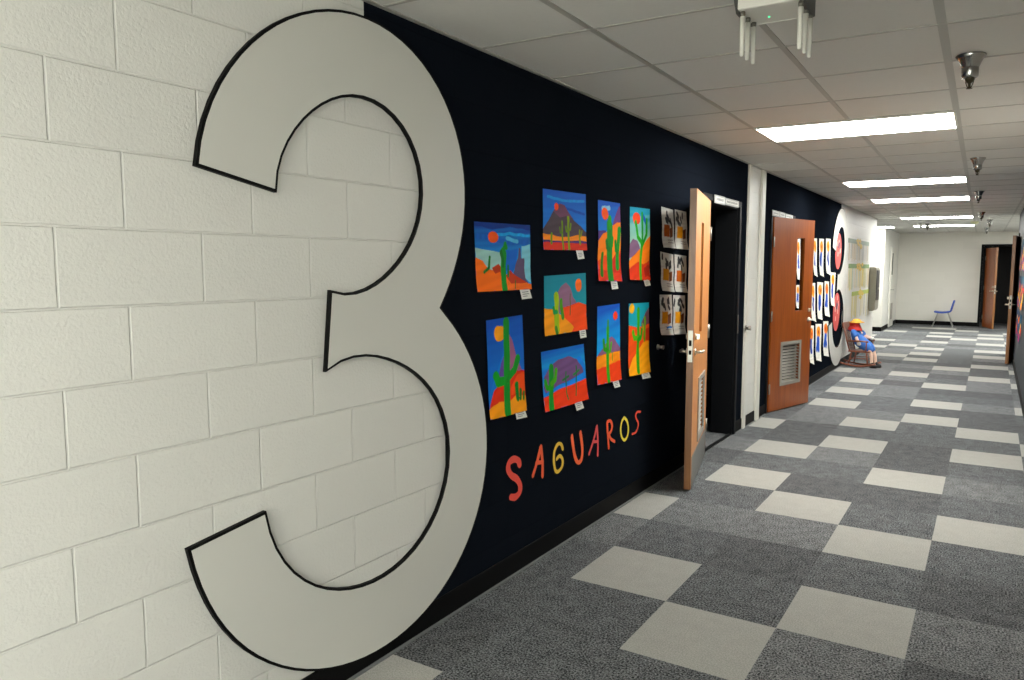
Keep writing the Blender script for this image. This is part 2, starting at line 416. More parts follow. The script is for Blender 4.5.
# ------------------------------------------------------------------ doors
def door_frame(name, y0, y1, top, x=0.0, side=1, label=None):
    """frame around an opening of a wall that faces +x (side 1) or -x (side -1)"""
    w, d = 0.05, 0.018
    b = MB()
    xa, xb = sorted((x, x+side*d))
    b.box(xa, xb, y0-w, y0, 0, top+w); b.box(xa, xb, y1, y1+w, 0, top+w); b.box(xa, xb, y0, y1, top, top+w)
    xi, xo = sorted((x-side*0.201, x))
    b.box(xi, xo, y0-0.001, y0+0.02, 0, top); b.box(xi, xo, y1-0.02, y1+0.001, 0, top); b.box(xi, xo, y0+0.02, y1-0.02, top-0.02, top+0.001)
    f = b.build(name, M_frame, bevel=0.003)
    return struct(f, label, 'door frame')
def leaf(root, w, t, h, woodm, louv, front, kick_face=None, hinges=True, z0=0.012, win=True, louver=True):
    """leaf from the hinge edge (0,0) along +x, thickness from y=0 to y=-t*front"""
    ys = sorted((0, t*front))
    wx0, wx1, wz0, wz1 = 0.50, 0.665, 1.06, 1.845
    lx0, lx1, lz0, lz1 = 0.235, 0.635, 0.29, 0.715
    b = MB()
    xs = sorted({0, w} | ({wx0, wx1} if win else set()) | ({lx0, lx1} if louver else set()))
    zs = sorted({z0, h} | ({wz0, wz1} if win else set()) | ({lz0, lz1} if louver else set()))
    def hole(xm, zm): return (win and wx0 < xm < wx1 and wz0 < zm < wz1) or (louver and lx0 < xm < lx1 and lz0 < zm < lz1)
    # grid with shared verts, walls round the holes
    vid = {}; vs = []; fs = []
    def V(x, y, z):
        k = (x, y, z)
        if k not in vid: vid[k] = len(vs); vs.append(k)
        return vid[k]
    nx, nz = len(xs)-1, len(zs)-1
    solid = lambda i, k: 0 <= i < nx and 0 <= k < nz and not hole((xs[i]+xs[i+1])/2, (zs[k]+zs[k+1])/2)
    for i in range(nx):
        for k in range(nz):
            if not solid(i, k): continue
            for y in ys: fs.append((V(xs[i], y, zs[k]), V(xs[i+1], y, zs[k]), V(xs[i+1], y, zs[k+1]), V(xs[i], y, zs[k+1])))
            if not solid(i-1, k): fs.append((V(xs[i], ys[0], zs[k]), V(xs[i], ys[1], zs[k]), V(xs[i], ys[1], zs[k+1]), V(xs[i], ys[0], zs[k+1])))
            if not solid(i+1, k): fs.append((V(xs[i+1], ys[0], zs[k]), V(xs[i+1], ys[1], zs[k]), V(xs[i+1], ys[1], zs[k+1]), V(xs[i+1], ys[0], zs[k+1])))
            if not solid(i, k-1): fs.append((V(xs[i], ys[0], zs[k]), V(xs[i+1], ys[0], zs[k]), V(xs[i+1], ys[1], zs[k]), V(xs[i], ys[1], zs[k])))
            if not solid(i, k+1): fs.append((V(xs[i], ys[0], zs[k+1]), V(xs[i+1], ys[0], zs[k+1]), V(xs[i+1], ys[1], zs[k+1]), V(xs[i], ys[1], zs[k+1])))
    b.add(vs, fs)
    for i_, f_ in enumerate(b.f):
        if all(abs(b.v[k_][0]-w) < 1e-6 for k_ in f_): b.m[i_] = 1      # latch edge coloured darker, its shade painted in
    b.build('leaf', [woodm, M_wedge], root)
    ym = sum(ys)/2
    if win:
        g = MB(); g.box(wx0, wx1, ym-0.003, ym+0.003, wz0, wz1); g.build('window_pane', M_glass, root)
    if louver:
        r = MB(); e = 0.022
        for y0_, y1_ in ((ys[0]-0.008, ys[0]+0.004), (ys[1]-0.004, ys[1]+0.008)):
            r.box(lx0-e, lx0+0.012, y0_, y1_, lz0-e, lz1+e); r.box(lx1-0.012, lx1+e, y0_, y1_, lz0-e, lz1+e)
            r.box(lx0+0.012, lx1-0.012, y0_, y1_, lz0-e, lz0+0.012); r.box(lx0+0.012, lx1-0.012, y0_, y1_, lz1-0.012, lz1+e)
        lf = r.build('louver_frame', louv, root)
        n = 13; sl = MB()
        for k in range(n):
            z = lz0+0.018+(lz1-lz0-0.036)*k/(n-1)
            sl.box(lx0+0.003, lx1-0.003, -0.017, 0.017, -0.0013, 0.0013, 0, Matrix.Translation((0, ym, z)) @ Matrix.Rotation(0.5*front, 4, 'X'))
        tag(sl.build('louver_slats', louv, lf))
    # lever set, bolt, latch plate
    hz = 0.955; hx = w-0.065
    hd = MB()
    for sgn, yy in ((-1, ys[0]), (1, ys[1])):
        hd.tube([(hx, yy, hz), (hx, yy+sgn*0.010, hz)], 0.024, 16)
        hd.tube([(hx, yy, hz), (hx, yy+sgn*0.052, hz)], 0.010, 10)
        hd.tube([(hx, yy+sgn*0.050, hz), (hx-0.03, yy+sgn*0.054, hz), (hx-0.115, yy+sgn*0.050, hz)], 0.0095, 10)
    hd.build('door_handle', M_brass, root)
    bo = MB()
    for sgn, yy in ((-1, ys[0]), (1, ys[1])):
        bo.tube([(hx, yy, hz+0.105), (hx, yy+sgn*0.014, hz+0.105)], [0.023, 0.019], 16)
    yy, sgn = (ys[1], 1) if front < 0 else (ys[0], -1)
    bo.box(hx-0.005, hx+0.005, min(yy+sgn*0.012, yy+sgn*0.032), max(yy+sgn*0.012, yy+sgn*0.032), hz+0.087, hz+0.123)
    bo.build('deadbolt', M_brass, root)
    lp = MB(); lp.box(w-0.001, w+0.0025, ym-0.016, ym+0.016, hz-0.065, hz+0.15)
    pl = lp.build('latch_plate', M_steel, root, bevel=0.001)
    ll = MB(); ll.box(w+0.0025, w+0.009, ym-0.008, ym+0.008, hz-0.012, hz+0.016); ll.box(w+0.0026, w+0.0032, ym-0.009, ym+0.009, hz+0.045, hz+0.085)
    ll.build('latch', M_black, pl)
    if kick_face is not None:
        yk = ys[1] if kick_face > 0 else ys[0]
        kp = MB(); kp.box(0.03, w-0.03, *sorted((yk, yk+kick_face*0.0025)), z0+0.005, 0.235); kp.build('kick_plate', M_kick, root)
    if hinges:
        for z in (0.255, 1.02, 1.79):
            hg = MB(); yy = 0.0
            hg.tube([(-0.006, yy+(0.006 if front < 0 else -0.006), z-0.055), (-0.006, yy+(0.006 if front < 0 else -0.006), z+0.055)], 0.0065, 10)
            hg.box(-0.004, 0.024, *sorted((yy, yy+(0.002 if front < 0 else -0.002))), z-0.05, z+0.05)
            hg.build('hinge', M_steel, root)

M_glass = bpy.data.materials.new('door_glass'); M_glass.use_nodes = True
_b = M_glass.node_tree.nodes['Principled BSDF']
_b.inputs['Transmission Weight'].default_value = 1; _b.inputs['Roughness'].default_value = 0.0; _b.inputs['IOR'].default_value = 1.02

def door_from(name, hinge, edge, t, front, woodm, louv, label, **kw):
    a = math.atan2(edge[1]-hinge[1], edge[0]-hinge[0]); w = math.hypot(edge[0]-hinge[0], edge[1]-hinge[1])
    r = empty(name, (hinge[0], hinge[1], 0), a); struct(r, label, 'door')
    leaf(r, w, t, 2.045, woodm, louv, front, **kw)
    return r
# near leaf swung right back towards us
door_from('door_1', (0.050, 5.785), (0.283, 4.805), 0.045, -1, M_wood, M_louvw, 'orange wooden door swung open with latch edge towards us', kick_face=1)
door_frame('trim_5', D1[0], D1[1], D1[2], label='black metal frame of the near open doorway')
# second leaf, ajar, showing its corridor face
door_from('door_2', (0.030, 7.865), (0.262, 8.71), 0.045, 1, M_woodred, M_louv, 'red brown wooden door ajar with louver and narrow window')
door_frame('trim_7', D2[0], D2[1], D2[2], label='black frame of the second left doorway')
# right hand leaf near the far end
door_from('door_3', (2.325, 14.77), (2.235, 13.93), 0.045, 1, M_woodred, M_louvw, 'brown wooden door seen edge on along the right wall', win=False, louver=False)
door_frame('trim_8', DR[0], DR[1], DR[2], x=XR, side=-1, label='black frame of the doorway in the right wall')
# far leaf
door_from('door_4', (1.815, 22.66), (2.04, 21.83), 0.045, 1, M_woodred, M_louvw, 'wooden door standing open at the far end wall', win=False, louver=False)
b = MB()
b.box(DF[0]-0.05, DF[0], YE-0.018, YE+TH, 0, DF[2]+0.05); b.box(DF[1], DF[1]+0.05, YE-0.018, YE+TH, 0, DF[2]+0.05); b.box(DF[0], DF[1], YE-0.018, YE+TH, DF[2], DF[2]+0.05)
struct(b.build('trim_9', M_frame, bevel=0.003), 'black frame of the doorway in the far wall', 'door frame')
# closed pale door on the wall beyond the side corridor
dr = empty('door_5', (-0.27, 20.9, 0)); struct(dr, 'closed pale door beyond the side corridor with dark slot window', 'door')
b = MB(); b.box(0, 0.03, 0, 0.92, 0.01, 2.05); b.build('leaf', M_trim, dr, bevel=0.003)
b = MB(); b.box(0.03, 0.034, 0.12, 0.30, 1.35, 1.9); b.build('window_pane', M_dark, dr)
b = MB(); b.box(0.03, 0.038, 0.15, 0.6, 0.2, 0.62); b.build('louver_grille', M_louv, dr)
b = MB(); b.tube([(0.03, 0.08, 0.97), (0.09, 0.08, 0.97), (0.09, 0.18, 0.97)], 0.01, 8); b.build('door_handle', M_steel, dr)

# strike plate on far jamb of the near doorway, knob on the black wall
b = MB(); b.box(0.018, 0.021, D1[1]+0.012, D1[1]+0.034, 0.93, 1.10)
tag(b.build('strike_plate', M_steel), 'small steel strike plate on the jamb of the near doorway', 'plate')

def header_sign(name, y0, y1, z0, z1, label, n, x=0.019):
    r = empty(name, (x, y0, z0)); tag(r, label, 'sign', 'small plates above the classroom doors')
    b = MB(); b.box(0, 0.006, 0, y1-y0, 0, z1-z0); b.build('plate', M_plate, r, bevel=0.0015)
    p = MB(); p.box(0.006, 0.0068, 0.02, y1-y0-0.02, 0.012, z1-z0-0.012); p.build('paper_insert', M_paper, r)
    q = MB(); w = y1-y0-0.08
    for k in range(n):
        a = 0.04+w*k/n; q.box(0.0068, 0.0073, a, a+w/n*0.6, (z1-z0)*0.36, (z1-z0)*0.66)
    q.build('lettering', mat('grey_ink', '6a6c70', 0.6), r)
    return r
header_sign('door_sign', 5.955, 6.225, 2.045, 2.112, 'bright white name plate above the near open doorway', 6)
header_sign('door_sign', 6.235, 6.62, 2.050, 2.108, 'longer grey plate right of the white one above the near doorway', 9)
header_sign('door_sign', 7.80, 8.09, 2.055, 2.112, 'grey plate above the hinge side of the red brown door', 5)
header_sign('door_sign', 8.10, 8.34, 2.055, 2.112, 'whitish plate above the middle of the red brown door', 5)
header_sign('door_sign', 8.36, 8.70, 2.055, 2.108, 'small plate above the red brown door nearest its free edge', 7)

# ------------------------------------------------------------------ the big 3
THREE = [(1.3732,1.818),(1.3841,1.8812),(1.4022,1.9423),(1.4265,2.0005),(1.4561,2.0555),(1.4903,2.1069),(1.5285,2.1546),(1.5701,2.1986),(1.6149,2.2387),(1.6625,2.275),(1.7127,2.3072),(1.7654,2.3352),(1.8204,2.3587),(1.8773,2.3774),(1.936,2.3911),(1.9959,2.3993),(2.0568,2.4017),(2.1179,2.3981),(2.1786,2.3882),(2.2383,2.3719),(2.2962,2.3493),(2.3514,2.3204),(2.4032,2.2854),(2.4508,2.2449),(2.4936,2.1992),(2.5309,2.149),(2.5624,2.0951),(2.5876,2.0383),(2.6064,1.9792),(2.6186,1.9188),(2.6245,1.8577),(2.6243,1.7968),(2.6182,1.7365),(2.6067,1.6774),(2.5902,1.6198),(2.5693,1.5639),(2.5443,1.5097),(2.5155,1.4572),(2.4834,1.4061),(2.4478,1.3562),(2.4919,1.3165),(2.5356,1.2775),(2.5763,1.2354),(2.6139,1.1905),(2.6483,1.143),(2.6794,1.093),(2.7068,1.0407),(2.7305,0.9863),(2.75,0.93),(2.765,0.872),(2.7753,0.8127),(2.7805,0.7524),(2.7804,0.6916),(2.7749,0.6309),(2.7638,0.5707),(2.7471,0.5117),(2.7249,0.4545),(2.6974,0.3995),(2.6649,0.3475),(2.6276,0.2987),(2.5861,0.2537),(2.5408,0.2128),(2.492,0.1763),(2.4405,0.1444),(2.3866,0.1173),(2.3309,0.0949),(2.2738,0.0773),(2.2159,0.0644),(2.1574,0.0562),(2.0987,0.0525),(2.0402,0.0531),(1.9821,0.058),(1.9247,0.067),(1.8681,0.0801),(1.8127,0.097),(1.7586,0.1179),(1.706,0.1426),(1.6553,0.1711),(1.6066,0.2033),(1.5603,0.2392),(1.5166,0.2787),(1.4759,0.3216),(1.4386,0.3679),(1.4049,0.4172),(1.3751,0.4694),(1.3495,0.5241),(1.3281,0.581),(1.3109,0.6397),(1.2979,0.7),(1.5552,0.733),(1.5694,0.668),(1.5924,0.6065),(1.6236,0.5497),(1.6621,0.4987),(1.7066,0.4542),(1.7557,0.4164),(1.8083,0.3853),(1.8635,0.3609),(1.9205,0.3428),(1.979,0.3311),(2.0385,0.3257),(2.0986,0.3269),(2.1588,0.335),(2.2184,0.3506),(2.2762,0.374),(2.3311,0.4056),(2.3815,0.4453),(2.4258,0.4927),(2.4623,0.5469),(2.4897,0.6067),(2.5068,0.6704),(2.5129,0.7359),(2.5081,0.8013),(2.4928,0.8646),(2.4679,0.9239),(2.4347,0.9781),(2.395,1.0264),(2.3501,1.0684),(2.3014,1.1044),(2.2499,1.1349),(2.196,1.1604),(2.1399,1.181),(2.0814,1.1967),(2.0205,1.2062),(1.9577,1.2075),(1.8949,1.1979),(1.836,1.1738),(1.8648,1.434),(1.9217,1.4234),(1.9788,1.4255),(2.0333,1.4372),(2.084,1.4559),(2.1305,1.4797),(2.1734,1.5076),(2.2128,1.5389),(2.2489,1.574),(2.2815,1.6131),(2.3096,1.6565),(2.3321,1.7043),(2.3477,1.756),(2.3549,1.8106),(2.3526,1.8666),(2.3401,1.922),(2.3175,1.9747),(2.2851,2.0223),(2.2443,2.063),(2.1968,2.0952),(2.1445,2.1179),(2.0897,2.1308),(2.0344,2.1342),(1.9801,2.1289),(1.9282,2.116),(1.8794,2.0965),(1.834,2.0717),(1.7918,2.0421),(1.7529,2.0082),(1.7174,1.9699),(1.686,1.9268),(1.66,1.8788),(1.6418,1.8261),(1.6345,1.7701)]
def big_three(dy, label, s_mat=M_face, z_s=1.0):
    r = empty('number_three_sign', (0, dy+2.0, 0)); tag(r, label, 'sign')
    P = [(y-2.0, z) for y, z in THREE]
    prism(offset_outline(P, 0.0095), 0.001, 0.0165).build('backing_board', M_black, r)
    prism(P, 0.0165, 0.018).build('face_panel', s_mat, r)
    return r
big_three(0.0, 'huge pale grey number 3 with black edge, nearest on the left wall')
big_three(9.87, 'far number 3 on the left wall with red discs in its hollows')

# ------------------------------------------------------------------ painted papers
def inpoly(U, V, P):
    c = np.zeros(U.shape, bool); n = len(P)
    for i in range(n):
        x0, y0 = P[i]; x1, y1 = P[(i+1) % n]
        if y0 == y1: continue
        k = ((y0 > V) != (y1 > V)) & (U < (x1-x0)*(V-y0)/(y1-y0)+x0); c ^= k
    return c
def nz(U, V, fx, fy, seed):
    r = np.random.RandomState(seed); o = np.zeros(U.shape)
    for _ in range(6):
        a, b_, p = r.uniform(0.5, 1.4), r.uniform(0.5, 1.4), r.uniform(0, 6.28)
        o += np.sin(U*fx*a*6.28+V*fy*b_*6.28+p+1.3*np.sin(V*fy*3*a+p))
    return o/6
def raster(ops, asp, n, seed):
    h = n; w = max(12, int(n*asp)); ss = 3
    V, U = np.meshgrid((np.arange(h*ss)+.5)/(h*ss), (np.arange(w*ss)+.5)/(w*ss), indexing='ij')
    Uw = U+0.012*nz(U, V, 3, 3, seed+1); Vw = V+0.010*nz(U, V, 4, 3, seed+2)
    img = np.zeros(U.shape+(3,))
    for op in ops:
        k = op[0]; c = np.array(srgb(op[1])); fx, fy, amt = 2.0, 6.0, 0.16
        if k == 'fill': msk = np.ones(U.shape, bool); fx, fy = 1.0, 9.0
        elif k == 'grad':
            c2 = np.array(srgb(op[2])); v0, v1 = op[3:5]; t = np.clip((V-v0)/(v1-v0)+0.25*nz(U, V, 0.8, 7, seed+3), 0, 1)[..., None]
            msk = (V >= 0); img = c*(1-t)+c2*t; continue
        elif k == 'poly': msk = inpoly(Uw, Vw, op[2])
        elif k == 'oval': cx_, cy_, rx, ry = op[2]; msk = ((Uw-cx_)/rx)**2+((Vw-cy_)/ry)**2 < 1
        elif k == 'line':
            pts, wd = op[2], op[3]; msk = np.zeros(U.shape, bool)
            for (x0, y0), (x1, y1) in zip(pts[:-1], pts[1:]):
                dx, dy = (x1-x0)*asp, y1-y0; L2 = dx*dx+dy*dy+1e-9
                t = np.clip(((Uw-x0)*asp*dx+(Vw-y0)*dy)/L2, 0, 1)
                d = np.hypot((Uw-x0)*asp-t*dx, (Vw-y0)-t*dy); msk |= d < wd*asp/2
            fx, fy = 9, 3
        v = 1+amt*nz(U, V, fx, fy, seed+hash_s(op[1]))
        img = np.where(msk[..., None], c*v[..., None], img)
        seed += 3
    img = img.reshape(h, ss, w, ss, 3).mean((1, 3))
    return np.clip(img, 0, 1)
def hash_s(s): return sum(ord(ch)*(i+3) for i, ch in enumerate(str(s))) % 97

def sheet(name, quad, ops, n, label, cat, group, curl=0.0, wave=0.0, x0=0.003, card=None, seed=1, plane_x=0.0, sgn=1, tape=False):
    """paper taped to a wall; quad = picture positions of its corners (tl,tr,br,bl) followed to the wall"""
    q = [onwall(px, py, plane_x+sgn*x0) for px, py in quad]
    wdt = abs(q[1][0]-q[0][0]); hgt = abs(q[0][1]-q[3][1]); asp = wdt/hgt
    img = raster(ops, asp, n, seed); h, w = img.shape[:2]
    c0 = (min(p[0] for p in q), min(p[1] for p in q))
    vs = np.zeros((h+1, w+1, 3))
    V, U = np.meshgrid(np.linspace(0, 1, h+1), np.linspace(0, 1, w+1), indexing='ij')
    Q = np.array(q)
    P = ((1-U)*(1-V))[..., None]*Q[0]+(U*(1-V))[..., None]*Q[1]+(U*V)[..., None]*Q[2]+((1-U)*V)[..., None]*Q[3]
    off = curl*np.clip((V-0.45)/0.55, 0, 1)**2+wave*0.5*(1-np.cos(V*6.28*1.3+0.4*U))*V+wave*0.4*(1-np.cos(U*6.28*1.2))*V
    vs[..., 0] = sgn*off; vs[..., 1] = P[..., 0]-c0[0]; vs[..., 2] = P[..., 1]-c0[1]
    idx = np.arange((h+1)*(w+1)).reshape(h+1, w+1)
    faces = np.stack([idx[:-1, :-1], idx[:-1, 1:], idx[1:, 1:], idx[1:, :-1]], -1).reshape(-1, 4)
    if sgn > 0: faces = faces[:, ::-1]
    me = bpy.data.meshes.new(name); me.from_pydata(vs.reshape(-1, 3).tolist(), [], faces.tolist())
    at = me.color_attributes.new('paint', 'FLOAT_COLOR', 'CORNER')
    col = np.repeat(img.reshape(-1, 3), 4, axis=0); col = np.c_[col, np.ones(len(col))].astype(np.float32)
    at.data.foreach_set('color', col.ravel())
    me.polygons.foreach_set('use_smooth', [True]*len(me.polygons))
    me.materials.append(paint_mat())
    o = bpy.data.objects.new(name, me); COL.objects.link(o); o.location = (plane_x+sgn*x0, c0[0], c0[1])
    tag(o, label, cat, group)
    if card:
        qc = [onwall(px, py, plane_x+sgn*(x0+curl+0.002)) for px, py in card]
        b = MB(); xx = sgn*(curl*0.6+0.0015); xb = sgn*(curl+0.004)
        pts = [(xx, qc[0][0]-c0[0], qc[0][1]-c0[1]), (xx, qc[1][0]-c0[0], qc[1][1]-c0[1]), (xb, qc[2][0]-c0[0], qc[2][1]-c0[1]), (xb, qc[3][0]-c0[0], qc[3][1]-c0[1])]
        vv = pts+[(p[0]-sgn*0.0006, p[1], p[2]) for p in pts]
        b.add(vv, [(0,1,2,3),(4,7,6,5),(0,4,5,1),(1,5,6,2),(2,6,7,3),(3,7,4,0)])
        cd = b.build('name_card', M_paper, o)
        b2 = MB()
        for r_ in (0.3, 0.5, 0.7):
            def at_(u, v):
                a = Vector(pts[0]).lerp(Vector(pts[1]), u); c = Vector(pts[3]).lerp(Vector(pts[2]), u); return a.lerp(c, v)+Vector((sgn*0.0009, 0, 0))
            b2.add([at_(0.15, r_), at_(0.8-0.2*(r_ > .6), r_), at_(0.8-0.2*(r_ > .6), r_+0.07), at_(0.15, r_+0.07)], [(0, 1, 2, 3)])
        b2.build('typed_lines', mat('grey_ink', '6a6c70', 0.6), cd)
    return o
def cr(ox, oy, s, L): return [(ox+a/s, oy+b/s) for a, b in L]
A3 = lambda L: cr(460, 170, 4.855, L)
A4 = lambda L: cr(460, 300, 4.855, L)
GP = 'desert paintings on the black wall'
GREEN, GRL, ORG, RED, RO, YO, PUR, GRY = '1f8c2e', '6aa63a', 'f5701e', 'd83a24', 'ef4f22', 'f29a1e', '7a5a78', '5d4d5c'

sheet('desert_painting', A3([(68,250),(340,268),(340,578),(78,592)]), [
 ('grad', '1647a0', '3f8fd8', 0.0, 0.6), ('poly', '0f3484', [(0,0),(1,0),(1,.08),(.6,.05),(.3,.1),(0,.05)]),
 ('line', '5fa9dd', [(.3,.18),(.6,.15),(.98,.17)], .03), ('line', '2a62b8', [(.02,.2),(.25,.22),(.55,.28),(.95,.27)], .05), ('line', '77b9dc', [(.55,.22),(.75,.26)], .04),
 ('poly', '9fc4c0', [(0,.37),(.2,.4),(.45,.43),(.45,.7),(.1,.7),(0,.6)]), ('poly', '2a68c6', [(.52,.4),(.75,.38),(.72,.62),(.62,.74),(.52,.7)]),
 ('poly', '8dc3d2', [(.82,.33),(1,.3),(1,.9),(.84,.8)]),
 ('poly', '5c5068', [(.64,.8),(.70,.62),(.76,.5),(.77,.36),(.80,.37),(.82,.52),(.88,.52),(.89,.82),(.95,.9),(.7,.92)]),
 ('poly', ORG, [(0,.50),(.12,.56),(.22,.68),(.4,.7),(.6,.8),(1,.92),(1,1),(0,1)]),
 ('poly', 'b5432c', [(.27,.66),(.38,.60),(.45,.66),(.5,.75),(.40,.72),(.33,.75)]), ('poly', 'c23e22', [(.52,.78),(.60,.70),(.7,.78),(.88,.87),(.9,.9),(.6,.9)]),
 ('line', '2b6a34', [(.14,.72),(.22,.66),(.24,.5)], .035), ('line', GREEN, [(.47,1),(.48,.42)], .10), ('line', GREEN, [(.48,.42),(.52,.30),(.54,.36)], .05), ('line', '156b26', [(.44,.42),(.47,.62)], .05), ('line', '1d7d2f', [(.56,.78),(.57,.63)], .03), ('line', '2b6a34', [(.68,.97),(.69,.86)], .02),
 ('oval', 'ee5f2c', (.31,.21,.085,.085))], 100,
 'painting with orange dunes, tall cactus and grey rock spire, leftmost of the top row', 'painting', GP, curl=0.006, wave=0.004,
 card=A3([(292,578),(338,572),(348,622),(300,628)]), seed=11)
sheet('desert_painting', A3([(402,90),(610,118),(612,390),(402,387)]), [
 ('grad', '1d58bd', '2f7fd6', 0.0, 0.7), ('line', '4d97d8', [(.1,.12),(.5,.16),(.95,.13)], .03), ('line', '1b4fae', [(.5,.28),(.95,.36)], .03),
 ('poly', '4a3f48', [(0,.66),(.12,.5),(.22,.34),(.30,.24),(.38,.21),(.48,.24),(.58,.36),(.72,.5),(.86,.57),(1,.68),(1,.8),(0,.8)]),
 ('poly', '6b4a5e', [(.22,.34),(.30,.24),(.38,.21),(.48,.24),(.58,.36),(.66,.44),(.5,.42),(.35,.45)]), ('oval', 'e0522e', (.29,.27,.05,.06)),
 ('poly', 'ef8a2a', [(0,.73),(.2,.75),(.4,.78),(.6,.77),(.8,.73),(1,.76),(1,.86),(0,.86)]), ('poly', '4a3a6a', [(0,.83),(.4,.85),(.8,.83),(1,.84),(1,.88),(0,.87)]), ('poly', 'cf3826', [(0,.87),(1,.88),(1,1),(0,1)]),
 ('line', '6f8a3c', [(.42,.98),(.42,.52)], .035), ('line', '5c7a38', [(.36,.62),(.38,.7),(.42,.7)], .025), ('line', '7c9440', [(.56,.99),(.56,.45)], .05), ('line', '6f8a3c', [(.5,.6),(.51,.68),(.56,.68)], .03), ('line', '6f8a3c', [(.62,.55),(.61,.64),(.56,.66)], .03),
 ('line', '7a8a30', [(.84,.88),(.84,.66)], .04), ('line', '7a8a30', [(.9,.66),(.88,.74),(.84,.75)], .025), ('line', '6a8a3a', [(.17,.88),(.18,.74)], .04)], 96,
 'painting of a dark grey peak under a deep blue sky, second in the top row', 'painting', GP, curl=0.004, wave=0.003,
 card=A3([(565,390),(598,390),(603,430),(572,434)]), seed=23)
sheet('desert_painting', A3([(670,145),(777,162),(777,540),(667,538)]), [
 ('grad', '1f57bd', '3c84d4', 0.0, 0.4), ('poly', '6a4a7c', [(.5,.4),(.72,.2),(.95,.04),(1,.04),(1,.5),(.5,.5)]), ('line', '9cc4dc', [(.2,.1),(.5,.08)], .1),
 ('poly', '5a4a80', [(0,.38),(.3,.36),(.35,.5),(0,.5)]), ('poly', 'f2832a', [(0,.5),(.2,.4),(.5,.36),(.6,.3),(.85,.25),(1,.24),(1,1),(0,1)]),
 ('poly', 'e8542c', [(0,.75),(.3,.68),(.6,.72),(1,.6),(1,1),(0,1)]), ('poly', 'c43424', [(.55,.75),(.85,.62),(1,.66),(1,1),(.6,1)]), ('poly', 'd8402a', [(0,.85),(1,.9),(1,1),(0,1)]),
 ('oval', 'ee5a2a', (.30,.16,.14,.075)), ('line', '2a8030', [(.48,1),(.48,.3)], .26), ('line', '2f9a34', [(.5,.3),(.5,.22)], .16), ('line', '1d6b28', [(.34,.5),(.36,.58),(.45,.6)], .10), ('line', '2f9034', [(.62,.45),(.6,.55)], .08),
 ('line', '2c8a34', [(.86,.82),(.86,.62),(.93,.34)], .15), ('line', '227a2c', [(.75,.5),(.78,.6),(.86,.62)], .1), ('line', '3f7a30', [(.14,.92),(.18,.66)], .10)], 110,
 'narrow painting with two fat green cacti and purple peak, third in the top row', 'painting', GP, curl=0.003, wave=0.011,
 card=A3([(733,540),(763,538),(767,576),(737,580)]), seed=31)
sheet('desert_painting', A3([(825,178),(922,190),(916,535),(820,533)]), [
 ('grad', '2590b0', '9cc8b8', 0.0, 0.4), ('line', '2f62b0', [(.6,.08),(.8,.2)], .1), ('poly', '80647e', [(0,.5),(.15,.43),(.35,.46),(.5,.58),(.3,.68),(0,.7)]),
 ('poly', 'f5832a', [(0,.74),(.3,.62),(.6,.54),(.85,.43),(1,.37),(1,1),(0,1)]), ('poly', 'd63e26', [(0,.85),(.4,.74),(.7,.78),(1,.72),(1,1),(0,1)]), ('poly', 'b0342a', [(.7,.84),(.9,.78),(1,.8),(1,.95),(.75,.95)]),
 ('oval', 'ee4a28', (.32,.15,.18,.085)), ('line', '4fa036', [(.48,1),(.55,.6),(.6,.46)], .12), ('line', GREEN, [(.6,.5),(.6,.08)], .10), ('line', '3f9a3a', [(.28,.2),(.36,.4),(.58,.5)], .10), ('line', '3a9438', [(.84,.16),(.82,.36),(.62,.5)], .10)], 110,
 'narrow painting with red sun and three-armed cactus, last of the top row', 'painting', GP, curl=0.003, wave=0.009,
 card=A3([(893,535),(919,533),(925,560),(899,564)]), seed=44)
sheet('desert_painting', cr(460, 170, 4.855, [(408,515),(610,500)])+A4([(613,142),(408,176)]), [
 ('grad', '1f7f94', '3a8f9e', 0.0, 0.6), ('poly', '8a6a80', [(.22,.6),(.3,.3),(.38,.2),(.5,.14),(.6,.22),(.68,.42),(.75,.5),(.75,.6),(.3,.65)]),
 ('oval', 'e8703a', (.81,.2,.08,.11)), ('poly', RO, [(.35,.57),(.6,.54),(.8,.5),(1,.56),(1,1),(.6,1),(.4,.75)]), ('poly', YO, [(0,.53),(.2,.58),(.4,.7),(.6,.85),(.66,.93),(.6,1),(0,1)]),
 ('line', '9ab83a', [(.27,.92),(.27,.35)], .10), ('line', '2b8a4a', [(.2,.55),(.22,.62),(.28,.62)], .05), ('line', '4f8a34', [(.41,.72),(.37,.45)], .07), ('line', '5a5a34', [(.59,.7),(.6,.35)], .02), ('line', '4a7a3a', [(.25,.9),(.26,.98)], .06)], 90,
 'painting with teal sky, mauve butte and orange sun, second in the middle rows', 'painting', GP, curl=0.004, wave=0.003,
 card=A4([(580,142),(610,138),(613,180),(584,186)]), seed=52)
